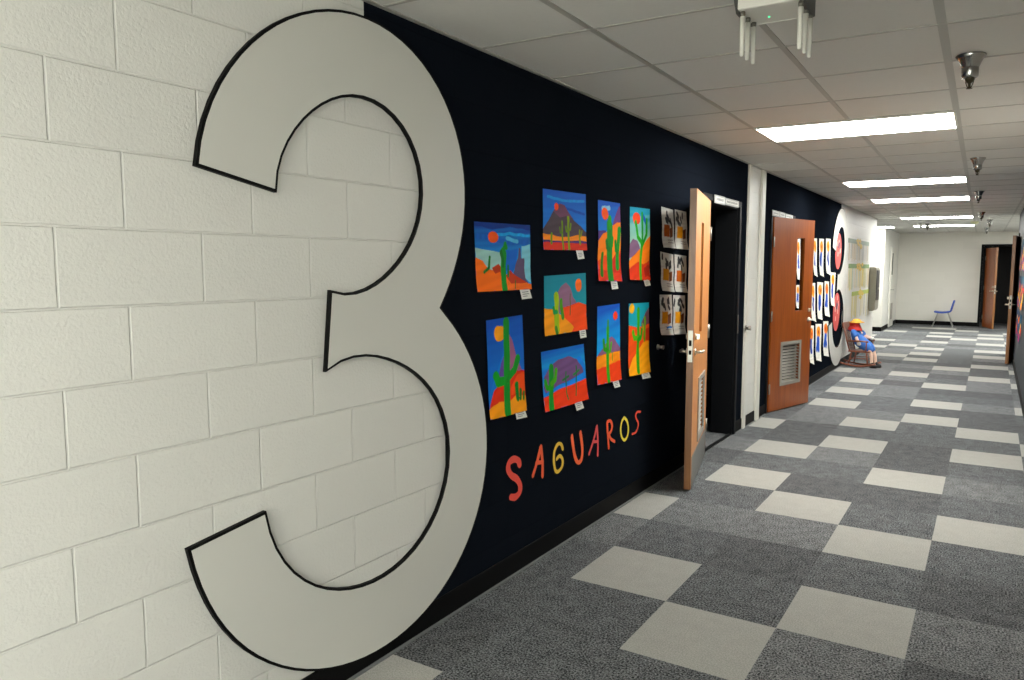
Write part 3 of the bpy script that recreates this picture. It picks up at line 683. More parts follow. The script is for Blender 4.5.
sheet('desert_painting', A4([(127,100),(302,72),(316,535),(140,582)]), [
 ('grad', '1c4fb0', '3574cc', 0.0, 0.6), ('poly', '9a6a88', [(.45,.2),(.55,.12),(.66,.22),(.82,.45),(1,.62),(1,.7),(.4,.7)]), ('poly', '5a8ad0', [(0,.8),(.12,.65),(.3,.45),(.42,.35),(.3,.7),(.1,.9)]),
 ('poly', '6a5a98', [(.2,.72),(.34,.45),(.45,.35),(.45,.72)]), ('poly', 'dc3a26', [(.03,.86),(.15,.72),(.3,.66),(.6,.62),(.8,.56),(1,.58),(1,.88),(0,.92)]), ('poly', 'ee5528', [(.6,.72),(.8,.6),(1,.6),(1,.8),(.6,.8)]),
 ('poly', YO, [(0,.9),(.25,.84),(.5,.86),(.75,.82),(1,.84),(1,1),(0,1)]), ('oval', 'f2a02a', (.34,.15,.14,.082)),
 ('line', '228a30', [(.46,.97),(.5,.55),(.53,.05)], .17), ('line', '2f9638', [(.2,.57),(.26,.64),(.48,.64)], .15), ('line', '2a9034', [(.82,.44),(.72,.55),(.52,.62)], .13),
 ('line', '227a2c', [(.78,.85),(.77,.7)], .10), ('line', '1d6b28', [(.86,.86),(.88,.77)], .06), ('line', '1d6b28', [(.94,.87),(.96,.8)], .05)], 118,
 'tall painting of one big cactus before a mauve peak, leftmost in the bottom row', 'painting', GP, curl=0.006, wave=0.005,
 card=A4([(270,538),(315,526),(325,568),(274,580)]), seed=61)
sheet('desert_painting', A4([(393,253),(600,213),(617,480),(407,545)]), [
 ('grad', '2563c0', '6fb0dc', 0.0, 0.4), ('poly', '3f86dc', [(0,.3),(.9,.2),(1,.4),(1,.64),(0,.78)]), ('poly', '70567c', [(.02,.6),(.04,.42),(.18,.26),(.36,.18),(.6,.16),(.8,.24),(.93,.42),(.95,.5),(.6,.58),(.3,.62),(.05,.7)]),
 ('poly', 'e8452a', [(0,.76),(.4,.68),(.7,.66),(1,.62),(1,1),(0,1)]), ('line', '2a8a34', [(.14,.97),(.18,.62),(.2,.3)], .10), ('line', '3f9a3a', [(.06,.5),(.09,.62),(.18,.62)], .06), ('line', '5aa044', [(.3,.35),(.27,.5),(.19,.56)], .06),
 ('line', '2f6a3c', [(.52,.9),(.5,.66),(.52,.42)], .025), ('line', '3a6a44', [(.44,.55),(.52,.52),(.58,.5)], .03), ('line', '2f6a3c', [(.72,.86),(.76,.6),(.78,.36)], .025), ('line', '3f7a4a', [(.7,.5),(.77,.47),(.84,.44)], .03)], 84,
 'painting of a wide purple dome over red ground, second in the bottom row', 'painting', GP, curl=0.008, wave=0.003,
 card=A4([(557,492),(592,484),(601,524),(566,538)]), seed=72)
sheet('desert_painting', A4([(667,32),(775,17),(776,385),(660,413)]), [
 ('grad', '1f56be', '58a4e0', 0.0, 0.5), ('poly', '84607e', [(.05,.62),(.3,.52),(.5,.42),(.62,.41),(.8,.47),(1,.58),(1,.68),(0,.66)]), ('oval', 'e8503a', (.8,.15,.11,.055)),
 ('poly', 'f5922a', [(0,.64),(.4,.62),(1,.62),(1,.82),(0,.85)]), ('poly', 'e8482a', [(0,.80),(.4,.78),(1,.74),(1,1),(0,1)]), ('line', '3f9a34', [(.44,.97),(.44,.3)], .12), ('line', '4a8a44', [(.44,.32),(.46,.2)], .07),
 ('line', '3f9034', [(.26,.44),(.3,.56),(.44,.58)], .09), ('line', '5aa03a', [(.6,.5),(.56,.6),(.46,.62)], .07), ('line', '8a9a3a', [(.66,.72),(.66,.62)], .04)], 100,
 'narrow painting with small red sun above a low mauve peak, third in the bottom row', 'painting', GP, curl=0.008, wave=0.005,
 card=A4([(742,392),(770,384),(777,420),(750,428)]), seed=83)
sheet('desert_painting', A4([(820,18),(917,12),(915,348),(813,370)]), [
 ('grad', '2a9ab0', '4aa2a8', 0.0, 0.4), ('poly', '6a4a58', [(.6,.28),(.8,.16),(1,.06),(1,.45),(.6,.45)]), ('oval', 'f0b040', (.14,.07,.13,.07)),
 ('poly', 'e85428', [(0,.3),(.4,.34),(.8,.33),(1,.3),(1,.7),(0,.9)]), ('poly', 'f5a228', [(0,.93),(.2,.76),(.45,.66),(.7,.56),(1,.54),(1,1),(0,1)]), ('poly', 'c84430', [(.65,.4),(1,.35),(1,.55),(.7,.52)]),
 ('line', '3f9a30', [(.4,.95),(.44,.5),(.46,.1)], .13), ('line', '57a83a', [(.2,.4),(.26,.48),(.44,.5)], .11), ('line', '2f9030', [(.62,.38),(.58,.48),(.44,.52)], .11), ('line', '6a9a38', [(.76,.52),(.8,.22)], .09), ('line', '8aa040', [(.66,.3),(.74,.38)], .06)], 100,
 'narrow painting with teal sky, yellow sun and orange hill, last of the bottom row', 'painting', GP, curl=0.010, wave=0.007,
 card=A4([(883,352),(917,344),(926,376),(886,384)]), seed=95)

# black and white photocopied pages beside the near door
PG = 'printed pages pinned beside the near door'
def page_ops(k):
    r = random.Random(k); o = [('fill', 'c9cac6')]
    for _ in range(7):
        x, y = r.uniform(.12, .8), r.uniform(.08, .34)
        o.append(('line', '303236', [(x, y), (x+r.uniform(-.15,.15), y+r.uniform(.04,.12))], .12))
    o.append(('poly', 'c98a2a' if k % 3 else 'a5562c', [(.15,.42),(.62,.42),(.62,.72),(.15,.72)]))
    o.append(('poly', '6a4434', [(.62,.5),(.9,.45),(.92,.7),(.66,.74)]))
    for y in (.8, .86): o.append(('line', '8a8a8a', [(.4, y), (.9, y)], .03))
    if k == 4: o.append(('line', '3a6ab0', [(.5,.82),(.95,.80)], .06))
    return o
S6 = [([(55,32),(112,48),(115,235),(58,230)], 'top left of the six'), ([(120,45),(176,58),(178,242),(120,236)], 'top right of the six'),
      ([(50,250),(113,265),(110,447),(53,440)], 'middle left of the six'), ([(119,264),(176,272),(172,450),(117,445)], 'middle right of the six'),
      ([(47,460),(105,460),(106,655),(47,655)], 'bottom left of the six'), ([(112,462),(170,464),(166,650),(111,652)], 'bottom right of the six')]
for k, (q, w) in enumerate(S6):
    sheet('printed_page', cr(650, 200, 4.857, q), page_ops(k), 60, 'grey and orange printed page beside the near door, '+w, 'poster', PG, curl=0.006, wave=0.010, seed=100+k)

# drawings on the second dark wall
DG = 'drawings on the wall behind the second door'
def draw_ops(k):
    r = random.Random(k); o = [('fill', 'e4e2da')]
    o.append(('oval', r.choice(['f0a040', 'e88a4a', 'f2b070']), (.5, .22, .34, .16)))
    o.append(('line', 'c0402a', [(.45,.2),(.55,.24)], .12))
    for _ in range(3):
        x = r.uniform(.3,.6); o.append(('line', r.choice(['2a4ab0', '3a60c0', '24408c']), [(x,.42),(x+r.uniform(-.2,.2),.56),(x+r.uniform(-.2,.2),.68)], .22))
    return o
rows = [('upper', [[(796.8,239),(800.3,239),(799.6,281),(796,279)], [(812.8,238),(817,238.5),(816.2,277),(813.2,275)], [(819.3,238.5),(824,239),(822.6,277),(819,275)], [(826,238.5),(830.6,239),(829.6,275.5),(825.6,273)]]),
        ('middle', [[(796.2,285),(799.6,285),(799,309),(795.4,308)], [(811.2,283),(815.2,283),(814.8,322),(811,320)], [(817.3,282),(823.2,282.6),(821.2,320),(816.8,318.5)], [(824.6,281.2),(829,281.6),(828.6,317),(824,315.5)], [(830.6,272.2),(835.6,272.8),(833.6,307),(830.2,305)]]),
        ('lower', [[(809.2,325.5),(814,325.6),(812.8,364.5),(809,362.5)], [(815.6,324),(821.6,324),(820.2,361.5),(815.2,360)], [(823.2,321.4),(828.4,321.2),(827.6,356.5),(822.8,355.5)]])]
names = {'upper': ['seen through the door window', 'next to the door edge', 'third', 'nearest the far 3'], 'middle': ['seen through the door window', 'next to the door edge', 'third', 'fourth', 'overlapping the far 3'], 'lower': ['next to the door edge', 'second', 'nearest the far 3']}
kk = 0
for rn, L in rows:
    for q, nm in zip(L, names[rn]):
        sheet('portrait_drawing', q, draw_ops(kk), 40, 'white sheet with orange and blue drawing, %s row, %s' % (rn, nm), 'drawing', DG, curl=0.012, wave=0.006,
              x0=0.003 if 'overlap' not in nm else 0.02, seed=140+kk)
        kk += 1

# red round pictures in the hollows of the far 3
def red_disc(yc, zc, ry, rz, label, seed):
    r = empty('round_red_poster', (0.0015, yc, zc)); tag(r, label, 'poster', 'red round posters on the far 3')
    prism([(ry*math.cos(2*math.pi*k/40), rz*math.sin(2*math.pi*k/40)) for k in range(40)], 0.0, 0.003).build('disc', mat('red_card', 'd0504a', 0.6, noise=0.12, nscale=9), r)
    rr = random.Random(seed)
    for _ in range(6):
        a = rr.uniform(0, 6.28); d = rr.uniform(0.2, .75); y, z = ry*d*math.cos(a), rz*d*math.sin(a)
        b = MB(); x_ = 0.003+0.0002*_
        prism([(y-.03, z-.03), (y+.025, z-.035), (y+.035, z+.03), (y-.02, z+.04)], x_, x_+0.0006, b)
        b.build('picture_mark', mat('pale_pink_paper', 'e8b8a8', 0.6), r)
    b = MB(); prism([(-.06, .05), (.04, .03), (.06, .12), (-.04, .14)], 0.0047, 0.0054, b); b.build('dark_mark', mat('navy_ink', '2a3050', 0.6), r)
red_disc(11.79, 1.77, 0.25, 0.265, 'round red poster inside the upper hollow of the far 3', 3)
red_disc(11.83, 0.87, 0.27, 0.285, 'round red poster inside the lower hollow of the far 3', 8)

# ------------------------------------------------------------------ cut paper letters
def ribbon(paths, w, name, colr, label, s=4.855, ox=480, oy=380, taper=None):
    P2 = []
    for path in paths:
        P2.append([onwall(ox+a/s, oy+b_/s, 0.003) for a, b_ in path])
    y0 = min(p[0] for q in P2 for p in q); z0 = min(p[1] for q in P2 for p in q)
    b = MB(); rr = random.Random(hash_s(label))
    for li_, q in enumerate(P2):
        # Catmull-Rom for smooth brush strokes
        pts = []
        ext = [q[0]]+q+[q[-1]]
        for i in range(1, len(ext)-2):
            for k in range(6):
                t = k/6; p0, p1, p2, p3 = [Vector(e) for e in ext[i-1:i+3]]
                if len(q) == 2: pts.append(p1.lerp(p2, t))
                else: pts.append(0.5*((2*p1)+(-p0+p2)*t+(2*p0-5*p1+4*p2-p3)*t*t+(-p0+3*p1-3*p2+p3)*t**3))
        pts.append(Vector(q[-1])); n = len(pts)
        for i, p in enumerate(pts): p -= Vector((y0, z0))
        closed = (Vector(q[0])-Vector(q[-1])).length < 0.004
        top = []; bot = []
        for i, p in enumerate(pts):
            a = pts[i-1] if i > 0 else (pts[-2] if closed else p); c = pts[i+1] if i < n-1 else (pts[1] if closed else p)
            t = (c-a).normalized(); nn = Vector((-t.y, t.x)); ww = w/2*(1+0.06*math.sin(i*0.6+li_))
            top.append(p+nn*ww); bot.append(p-nn*ww)
        h0, h1 = 0.0+0.0007*li_, 0.002+0.0007*li_
        vs = [(h1, *p) for p in top]+[(h1, *p) for p in bot]+[(h0, *p) for p in top]+[(h0, *p) for p in bot]
        fs = []
        for i in range(n-1):
            fs += [(i, i+1, n+i+1, n+i), (2*n+i, 3*n+i, 3*n+i+1, 2*n+i+1), (i, 2*n+i, 2*n+i+1, i+1), (n+i, n+i+1, 3*n+i+1, 3*n+i)]
        fs += [(0, n, 3*n, 2*n), (n-1, 3*n-1, 4*n-1, 2*n-1)]
        b.add(vs, fs)
        if not closed:
            for e in (pts[0], pts[-1]):
                vv = [(h1-0.0002, e.x+w/2*math.cos(2*math.pi*k/12), e.y+w/2*math.sin(2*math.pi*k/12)) for k in range(12)]
                b.add(vv, [tuple(range(12))])
    o = b.build(name, mat('paper_'+colr, colr, 0.6, noise=0.06, nscale=25)); o.location = (0.002, y0, z0)
    return tag(o, label, 'letter', 'cut paper letters spelling a word under the paintings')
ribbon([[(192,412),(186,392),(165,384),(143,400),(137,432),(152,462),(178,480),(194,510),(192,545),(172,568),(150,568)]], 0.034, 'paper_letter', 'ea4a3a', 'red cut paper letter S at the near end of the word')
ribbon([[(295,322),(278,395),(256,466)], [(295,322),(303,400),(303,468)], [(272,402),(303,398)]], 0.022, 'paper_letter', 'ee5a2c', 'orange red cut paper letter A between the S and the yellow G')
ribbon([[(402,335),(394,312),(378,312),(362,345),(359,395),(366,438),(380,444),(398,420),(401,388),(388,368),(372,384)]], 0.019, 'paper_letter', 'e2b838', 'yellow cut paper letter G')
ribbon([[(446,272),(452,320),(462,375),(476,400),(492,385),(497,335),(487,254)]], 0.026, 'paper_letter', 'f0602c', 'orange cut paper letter U')
ribbon([[(567,224),(552,290),(529,360)], [(567,224),(572,300),(571,366)], [(546,300),(571,298)]], 0.018, 'paper_letter', 'd84a4c', 'crimson cut paper letter A between the U and the R')
ribbon([[(617,206),(621,270),(625,330)], [(616,205),(632,198),(641,220),(636,248),(622,264)], [(624,262),(634,285),(652,298)]], 0.020, 'paper_letter', 'f0582a', 'orange cut paper letter R beside the yellow O')
ribbon([[(700,182),(688,205),(683,240),(688,275),(702,292),(716,270),(720,235),(714,200),(700,182)]], 0.018, 'paper_letter', 'e8d040', 'yellow cut paper letter O')
ribbon([[(779,154),(763,156),(756,172),(760,190),(768,208),(766,232),(755,255),(738,262)]], 0.015, 'paper_letter', 'ee5038', 'thin red cut paper letter S at the far end of the word')

# small steel stub on the black wall between the paintings and the near door
ky, kz = onwall(657.5, 347, 0.0)
b = MB(); b.tube([(0, 0, 0), (0.008, 0, 0)], 0.020, 14); b.tube([(0.008, 0, 0), (0.045, 0, 0)], [0.009, 0.016], 12)
o = b.build('steel_stub', M_steel, loc=(0.0, ky, kz)); tag(o, 'small steel knob on the black wall beside the near door', 'knob')
ky, kz = onwall(745.5, 328, 0.025)
b = MB(); b.tube([(0, 0, 0), (0.006, 0, 0)], 0.026, 14); b.tube([(0.006, 0, 0), (0.05, 0, 0)], [0.012, 0.022], 12)
o = b.build('steel_stub', M_steel, loc=(0.025, ky, kz)); tag(o, 'small steel knob on the white trim past the near doorway', 'knob')

# ------------------------------------------------------------------ ceiling lights
def troffer(x0, y0, label, w=1.2192, d=0.6096):
    r = empty('ceiling_light', (x0+drift(y0), y0, H), 0.010); tag(r, label, 'ceiling light', 'lit ceiling troffers')
    b = MB(); e = 0.018
    b.box(0.004, w-0.004, 0.004, e, -0.008, 0.004); b.box(0.004, w-0.004, d-e, d-0.004, -0.008, 0.004)
    b.box(0.004, e, e, d-e, -0.008, 0.004); b.box(w-e, w-0.004, e, d-e, -0.008, 0.004)
    b.build('frame', M_trim, r)
    p = MB(); p.box(e, w-e, e, d-e, -0.006, 0.002); p.build('diffuser', M_light, r)
    return r
LX = 0.5102
for j, lab in ((5, 'glowing white ceiling light nearest in view'), (11, 'second glowing ceiling light from the near one'), (15, 'third glowing ceiling light along the corridor'),
               (22, 'fourth glowing ceiling light along the corridor'), (27, 'last glowing ceiling light near the far wall')):
    troffer(LX, 2.144+0.6096*j, lab)
troffer(LX, 2.144+0.6096*(-7), 'glowing ceiling light behind the viewpoint')
troffer(-1.12, 18.75, 'glowing ceiling light in the side corridor')
troffer(2.95, 16.8, 'added fill light hidden round the right corner')  # unseen panel added to brighten the far wall
troffer(2.95, 19.8, 'added fill light hidden round the right corner, near the end wall')  # second hidden panel, also added for the far wall's brightness

# ------------------------------------------------------------------ sprinklers
def sprinkler():
    r = empty('sprinkler'); tag(r, 'x', 'sprinkler', 'chrome sprinklers in the ceiling')
    b = MB(); b.lathe([(0.060,0.0),(0.062,-0.003),(0.052,-0.016),(0.042,-0.036),(0.036,-0.052),(0.034,-0.056)], n=28); b.build('escutcheon', M_chrome, r)
    b = MB(); b.lathe([(0.034,-0.050),(0.035,-0.058),(0.034,-0.092),(0.031,-0.097),(0.022,-0.100)], n=24); b.build('cup', M_chrome, r)
    b = MB(); b.lathe([(0.022,-0.096),(0.020,-0.108),(0.012,-0.118),(0.006,-0.122),(0.005,-0.135),(0.008,-0.138),(0.007,-0.142)], n=16)
    b.lathe([(0.003,-0.141),(0.013,-0.143),(0.013,-0.145),(0.003,-0.146)], n=16)
    for a in (0, math.pi): b.tube([(0.016*math.cos(a), 0.016*math.sin(a), -0.112), (0.012*math.cos(a), 0, -0.128), (0.006*math.cos(a), 0, -0.140)], 0.0022, 6)
    b.build('nozzle', mat('dark_bronze', '4a4436', 0.35, 1.0), r)
    return r
sp0 = sprinkler()
SPR = [((1.855, 3.90), 'nearest chrome ceiling sprinkler, hanging by the wide grid bar'), ((1.828, 7.5), 'second chrome sprinkler, just beyond the nearest light'),
       ((1.79, 10.7), 'third chrome sprinkler, beyond the second light'), ((1.775, 14.65), 'fourth chrome sprinkler, beyond the third light'),
       ((1.89, 17.0), 'small far sprinkler right of the last lights'), ((1.82, 20.3), 'farthest chrome sprinkler, by the end wall'), ((0.75, 17.8), 'dark sprinkler in front of the last light')]
for k, ((x, y), lab) in enumerate(SPR):
    s_ = sp0 if k == 0 else copy_tree(sp0)
    s_.location = (x, y, H); s_['label'] = lab
b = MB(); b.lathe([(0.075,0),(0.078,-0.012),(0.06,-0.04),(0.03,-0.05)], n=24)
o = b.build('smoke_detector', mat('cream_plastic', 'c8c8a0', 0.5), loc=(1.62, 17.6, H)); tag(o, 'cream round smoke detector right of the last ceiling light', 'smoke detector')
b = MB(); b.lathe([(0.06,0),(0.055,-0.02),(0.02,-0.09),(0.008,-0.12)], n=20)
o = b.build('smoke_detector', mat('white_plastic', 'd0d0cc', 0.5), loc=(0.63, 17.7, H)); tag(o, 'white cone shaped ceiling sensor in front of the last light', 'sensor')

# ------------------------------------------------------------------ wireless access point with antennas
ap = empty('wireless_access_point', (1.296, 2.645, H)); tag(ap, 'white boxy wireless unit on the ceiling with six hanging antennas', 'access point')
M_wp = mat('white_device_plastic', 'd8d7cf', 0.45)
b = MB(); b.box(-0.088, 0.110, -0.098, 0.092, -0.088, -0.012); b.build('body', M_wp, ap, bevel=0.006)
b = MB(); b.box(-0.07, 0.10, 0.082, 0.090, -0.0895, -0.0878); b.build('seam', mat('light_seam', 'd8d8d0', 0.4), ap)
for s_ in (-1, 1):
    b = MB()
    ol = [(-0.108, 0.0), (-0.108, -0.03), (-0.095, -0.062), (-0.07, -0.092), (0.075, -0.096), (0.098, -0.088), (0.10, 0.0)]
    xs_ = (-0.100, -0.088) if s_ < 0 else (0.110, 0.124); prism(ol, xs_[0], xs_[1], b)
    b.build('end_bracket', mat('dark_grey_metal', '4a4a46', 0.5, 0.3), ap, bevel=0.002)
b = MB(); b.ball((-0.012, 0.02, -0.0885), 0.0035, 10); b.build('status_lamp', mat('green_led', '20c080', 0.4, emit=(0.15, 0.95, 0.6), es=2.0), ap)
for (x, y, l) in [(-0.076,-0.07,.130),(-0.078,0.0,.126),(-0.074,0.058,.126),(0.113,-0.072,.132),(0.113,0.003,.128),(0.116,0.062,.128)]:
    b = MB(); b.tube([(x, y, -0.104), (x, y, -0.104-l*0.5), (x, y, -0.10-l), (x, y, -0.104-l)], [0.0092, 0.0082, 0.0070, 0.004], 14); a = b.build('antenna', M_wp, ap)
    c = MB(); c.tube([(x, y, -0.085), (x, y, -0.105)], 0.0075, 12); c.tube([(x, y, -0.090), (x, y, -0.097)], 0.0095, 6); c.build('antenna_connector', mat('dull_metal', '77756c', 0.4, 0.8), a)

# ------------------------------------------------------------------ paper strip displays beyond the far 3
def strip_chart(label, q, band, mid, strips, seed):
    P = [onwall(px, py, 0.004) for px, py in q]; y0, z1 = P[0]; y1 = P[1][0]; z0 = P[2][1]
    r = empty('paper_strip_display', (0.002, y0, z0)); tag(r, label, 'wall display', 'rows of hanging paper strips')
    W_, H_ = y1-y0, z1-z0; rr = random.Random(seed)
    b = MB(); prism([(0, H_-.07), (W_, H_-.07), (W_, H_), (0, H_)], 0.0, 0.006, b); b.build('header_band', mat('band_'+band, band, 0.6), r)
    b = MB()
    for k in range(10):
        c = W_*(.38+.24*rr.random()); z = H_-.12+.12*rr.random(); s_ = .05+.05*rr.random()
        prism([(c-s_*2, z), (c, z-s_*.5), (c+s_*2, z), (c, z+s_*.5)], 0.006+0.0004*k, 0.0068+0.0004*k, b)
    b.build('bow', mat('band_'+mid, mid, 0.6), r)
    b = MB(); n = 34
    for k in range(n):
        y = W_*(k+.5)/n; w_ = W_/n*.3; l = H_*rr.uniform(.80, .98); mi = rr.choice(range(len(strips)))
        prism([(y-w_, H_-.07-l+.07), (y+w_, H_-.07-l+.07), (y+w_, H_-.07), (y-w_, H_-.07)], 0.001+0.003*(k % 2), 0.0025+0.003*(k % 2), b, mi)
    b.build('paper_strips', [mat('strip_'+c, c, 0.7) for c in strips], r)
strip_chart('row of paper strips under a grey green band, topmost of three', [(848.6,238),(869,242.5),(868,263)], '8a9a88', 'd8bc50', ['d9d8d0','dddbd2','b8bab6','d2be98'], 1)
strip_chart('row of paper strips under a yellow and green band, middle of three', [(848.8,263.8),(869,266.5),(867,288.5)], '6c8c4c', 'dcb848', ['dedace','e0cc96','b9c8b8','e0dcce','e6d060'], 2)
strip_chart('row of paper strips under a bright green yellow band, lowest of three', [(852,292),(869,291.5),(867,316)], 'a8b850', 'd8c040', ['dedcd2','e4e0d4','b8b6ac','d8c870'], 3)

# ------------------------------------------------------------------ grey wall unit by the side corridor
r = empty('wall_mounted_cabinet', (0.0, 15.15, 0.72)); tag(r, 'tall grey beige unit on the white wall before the side corridor', 'wall unit')
b = MB(); pts = [(0,.06),(.02,.0),(.08,.0),(.115,.03),(.12,.08),(.12,.78),(.11,.82),(0,.82)]
vs = [(x, 0, z) for x, z in pts]+[(x, .5, z) for x, z in pts]; n = len(pts)
b.add(vs, [tuple(range(n)), tuple(range(n, 2*n))[::-1]]+[(i, (i+1) % n, n+(i+1) % n, n+i) for i in range(n)]); b.build('housing', mat('grey_beige_metal', '8d8a7c', 0.4, 0.3), r, bevel=0.006)
b = MB(); b.box(.121, .132, .06, .44, .2, .76); b.build('black_panel', mat('black_plastic', '1a1a1c', 0.4), r, bevel=0.004)
b = MB(); b.box(.132, .150, .2, .3, .40, .44); b.build('button', M_steel, r, bevel=0.004)

# ------------------------------------------------------------------ children's rocking chair with a stuffed doll
CHY = 12.42
rc = empty('rocking_chair', (0.295, CHY, 0), math.radians(-8)); rc.scale = (0.86, 0.9, 0.93); tag(rc, 'small reddish brown wooden rocking chair with a doll in it', 'rocking chair')
M_rw = mat('red_brown_wood', '7a4632', 0.4, noise=0.15, nscale=12)
def rk(s_):
    b = MB(); P = []
    for k in range(15):
        t = -1+2*k/14; P.append((t*0.33-0.03, s_*0.17, 0.022+0.055*t*t))
    b.tube(P, 0.015, 8); return b.build('rocker', M_rw, rc)
for s_ in (-1, 1): rk(s_)
for (x, y, xb) in ((0.13, -0.15, 0.17), (0.13, 0.15, 0.17), (-0.13, -0.14, -0.17), (-0.13, 0.14, -0.17)):
    b = MB(); b.tube([(x, y, 0.25), ((x+xb)/2, y*1.06, 0.14), (xb, y*1.13, 0.045)], [0.013, 0.017, 0.011], 8); b.build('leg', M_rw, rc)
b = MB(); b.tube([(0.15, -0.16, 0.12), (0.15, 0.16, 0.12)], 0.008, 6); b.tube([(-0.15, -0.15, 0.12), (-0.15, 0.15, 0.12)], 0.008, 6)
for s_ in (-1, 1): b.tube([(-0.15, s_*.155, 0.15), (0.15, s_*.155, 0.15)], 0.008, 6)
b.build('stretcher', M_rw, rc)
b = MB(); b.box(-0.18, 0.19, -0.18, 0.18, 0.25, 0.275); b.build('seat', M_rw, rc, bevel=0.010)
for s_ in (-1, 1):
    b = MB(); b.tube([(-0.16, s_*0.15, 0.27), (-0.215, s_*0.16, 0.45), (-0.285, s_*0.165, 0.72)], [0.014, 0.015, 0.013], 8); b.build('back_post', M_rw, rc)
    b = MB(); b.tube([(-0.21, s_*0.175, 0.43), (0.0, s_*0.195, 0.44), (0.17, s_*0.195, 0.435)], 0.014, 8); b.tube([(0.13, s_*0.185, 0.27), (0.14, s_*0.195, 0.435)], 0.010, 8); b.build('armrest', M_rw, rc)
b = MB(); b.box(-0.012, 0.012, -0.18, 0.18, -0.055, 0.055, 0, Matrix.Translation((-0.285, 0, 0.68)) @ Matrix.Rotation(-0.22, 4, 'Y')); b.build('head_rail', M_rw, rc, bevel=0.008)
for k in range(5):
    y = -0.1+0.05*k; b = MB(); b.tube([(-0.165, y, 0.27), (-0.225, y, 0.45), (-0.272, y*1.1, 0.64)], 0.007, 6); b.build('spindle', M_rw, rc)

dl = empty('stuffed_doll', (0.28, CHY, 0.262), math.radians(-8)); dl.scale = (0.82, 0.9, 1.04); tag(dl, 'stuffed doll in blue dress, red scarf and straw hat seated in the rocking chair', 'doll')
def skin(name, verts, edges, radii, material, parent, sub=2):
    me = bpy.data.meshes.new(name); me.from_pydata(verts, edges, []); o = bpy.data.objects.new(name, me); COL.objects.link(o)
    sk = o.modifiers.new('skin', 'SKIN')
    for i, rr in enumerate(radii): me.skin_vertices[0].data[i].radius = (rr, rr) if not isinstance(rr, tuple) else rr
    me.skin_vertices[0].data[0].use_root = True
    ss = o.modifiers.new('sub', 'SUBSURF'); ss.levels = sub; ss.render_levels = sub
    me.materials.append(material); o.parent = parent
    me.polygons.foreach_set('use_smooth', [True]*len(me.polygons))
    return o
M_dress = mat('blue_cotton', '3f74c4', 0.8, noise=0.2, nscale=18)
M_dolls = mat('peach_stuffed_cloth', 'e6c2ac', 0.8)
V_ = [(-0.02,0,0.075), (-0.08,0,0.16), (-0.12,0,0.26), (-0.13,0,0.34), (-0.13,0,0.42),
      (-0.10,-0.12,0.27), (-0.02,-0.17,0.17), (0.02,-0.16,0.10), (-0.10,0.12,0.27), (0.04,0.18,0.18), (0.14,0.17,0.17),
      (0.07,-0.06,0.07), (0.17,-0.08,0.05), (0.225,-0.07,-0.08), (0.235,-0.07,-0.20), (0.07,0.06,0.07), (0.18,0.05,0.05), (0.255,0.05,-0.08), (0.27,0.05,-0.20)]
E_ = [(0,1),(1,2),(2,3),(3,4),(2,5),(5,6),(6,7),(2,8),(8,9),(9,10),(0,11),(11,12),(12,13),(13,14),(0,15),(15,16),(16,17),(17,18)]
R_ = [.075,.08,.07,.04,.06,.035,.03,.022,.035,.03,.022,.05,.042,.032,.028,.05,.042,.032,.028]
skin('body', V_, E_, R_, M_dolls, dl)
# dress: bodice, sleeves and skirt over the lap
skin('dress', [(0.02,0,0.085),(-0.07,0,0.16),(-0.115,0,0.24),(-0.12,0,0.30),(-0.10,-0.13,0.27),(-0.03,-0.175,0.19),(-0.10,0.13,0.27),(0.03,0.185,0.20),(0.10,-0.05,0.075),(0.17,-0.06,0.045),(0.10,0.05,0.075),(0.18,0.05,0.04),(0.22,-0.05,-0.03),(0.235,0.045,-0.035)],
     [(0,1),(1,2),(2,3),(2,4),(4,5),(2,6),(6,7),(0,8),(8,9),(0,10),(10,11),(9,12),(11,13)], [.105,.10,.095,.06,.055,.045,.055,.045,.085,.07,.085,.07,.055,.055], M_dress, dl)
b = MB(); b.lathe([(0.055,0.06),(0.09,0.03),(0.125,-0.035),(0.13,-0.055),(0.05,-0.02)], c=(-0.115,0,0.34), n=20); b.build('scarf', mat('red_cloth', 'c22a24', 0.7, noise=0.15, nscale=20), dl)
b = MB(); b.ball((-0.125, 0, 0.375), (0.095, 0.10, 0.06)); b.build('hair', mat('red_yarn', 'c8301e', 0.8, noise=0.2, nscale=50), dl)
b = MB(); b.lathe([(0.0,0.040),(0.05,0.037),(0.07,0.022),(0.078,0.008),(0.135,-0.008),(0.138,-0.014),(0.13,-0.016),(0.07,-0.006)], c=(-0.09,0,0.42), n=28); b.build('straw_hat', mat('straw_yellow', 'dca53c', 0.75, noise=0.15, nscale=60), dl)
b = MB(); b.box(-0.215, -0.02, -0.11, 0.11, 0.275, 0.292); b.build('collar', mat('dark_navy_cloth', '1a2248', 0.8), dl, bevel=0.006)
for (x, y) in ((0.02, -0.165), (0.15, 0.17)):
    b = MB(); b.ball((x, y, 0.10 if y < 0 else 0.165), (0.04, 0.028, 0.028)); b.build('mitten', M_paper, dl)
for (x, y) in ((0.265, -0.07), (0.305, 0.05)):
    b = MB(); b.ball((x, y, -0.232), (0.075, 0.038, 0.036)); b.ball((x-0.025, y, -0.205), (0.035, 0.034, 0.04)); b.build('shoe', mat('black_cloth_shoe', '0c0c0e', 0.6), dl)

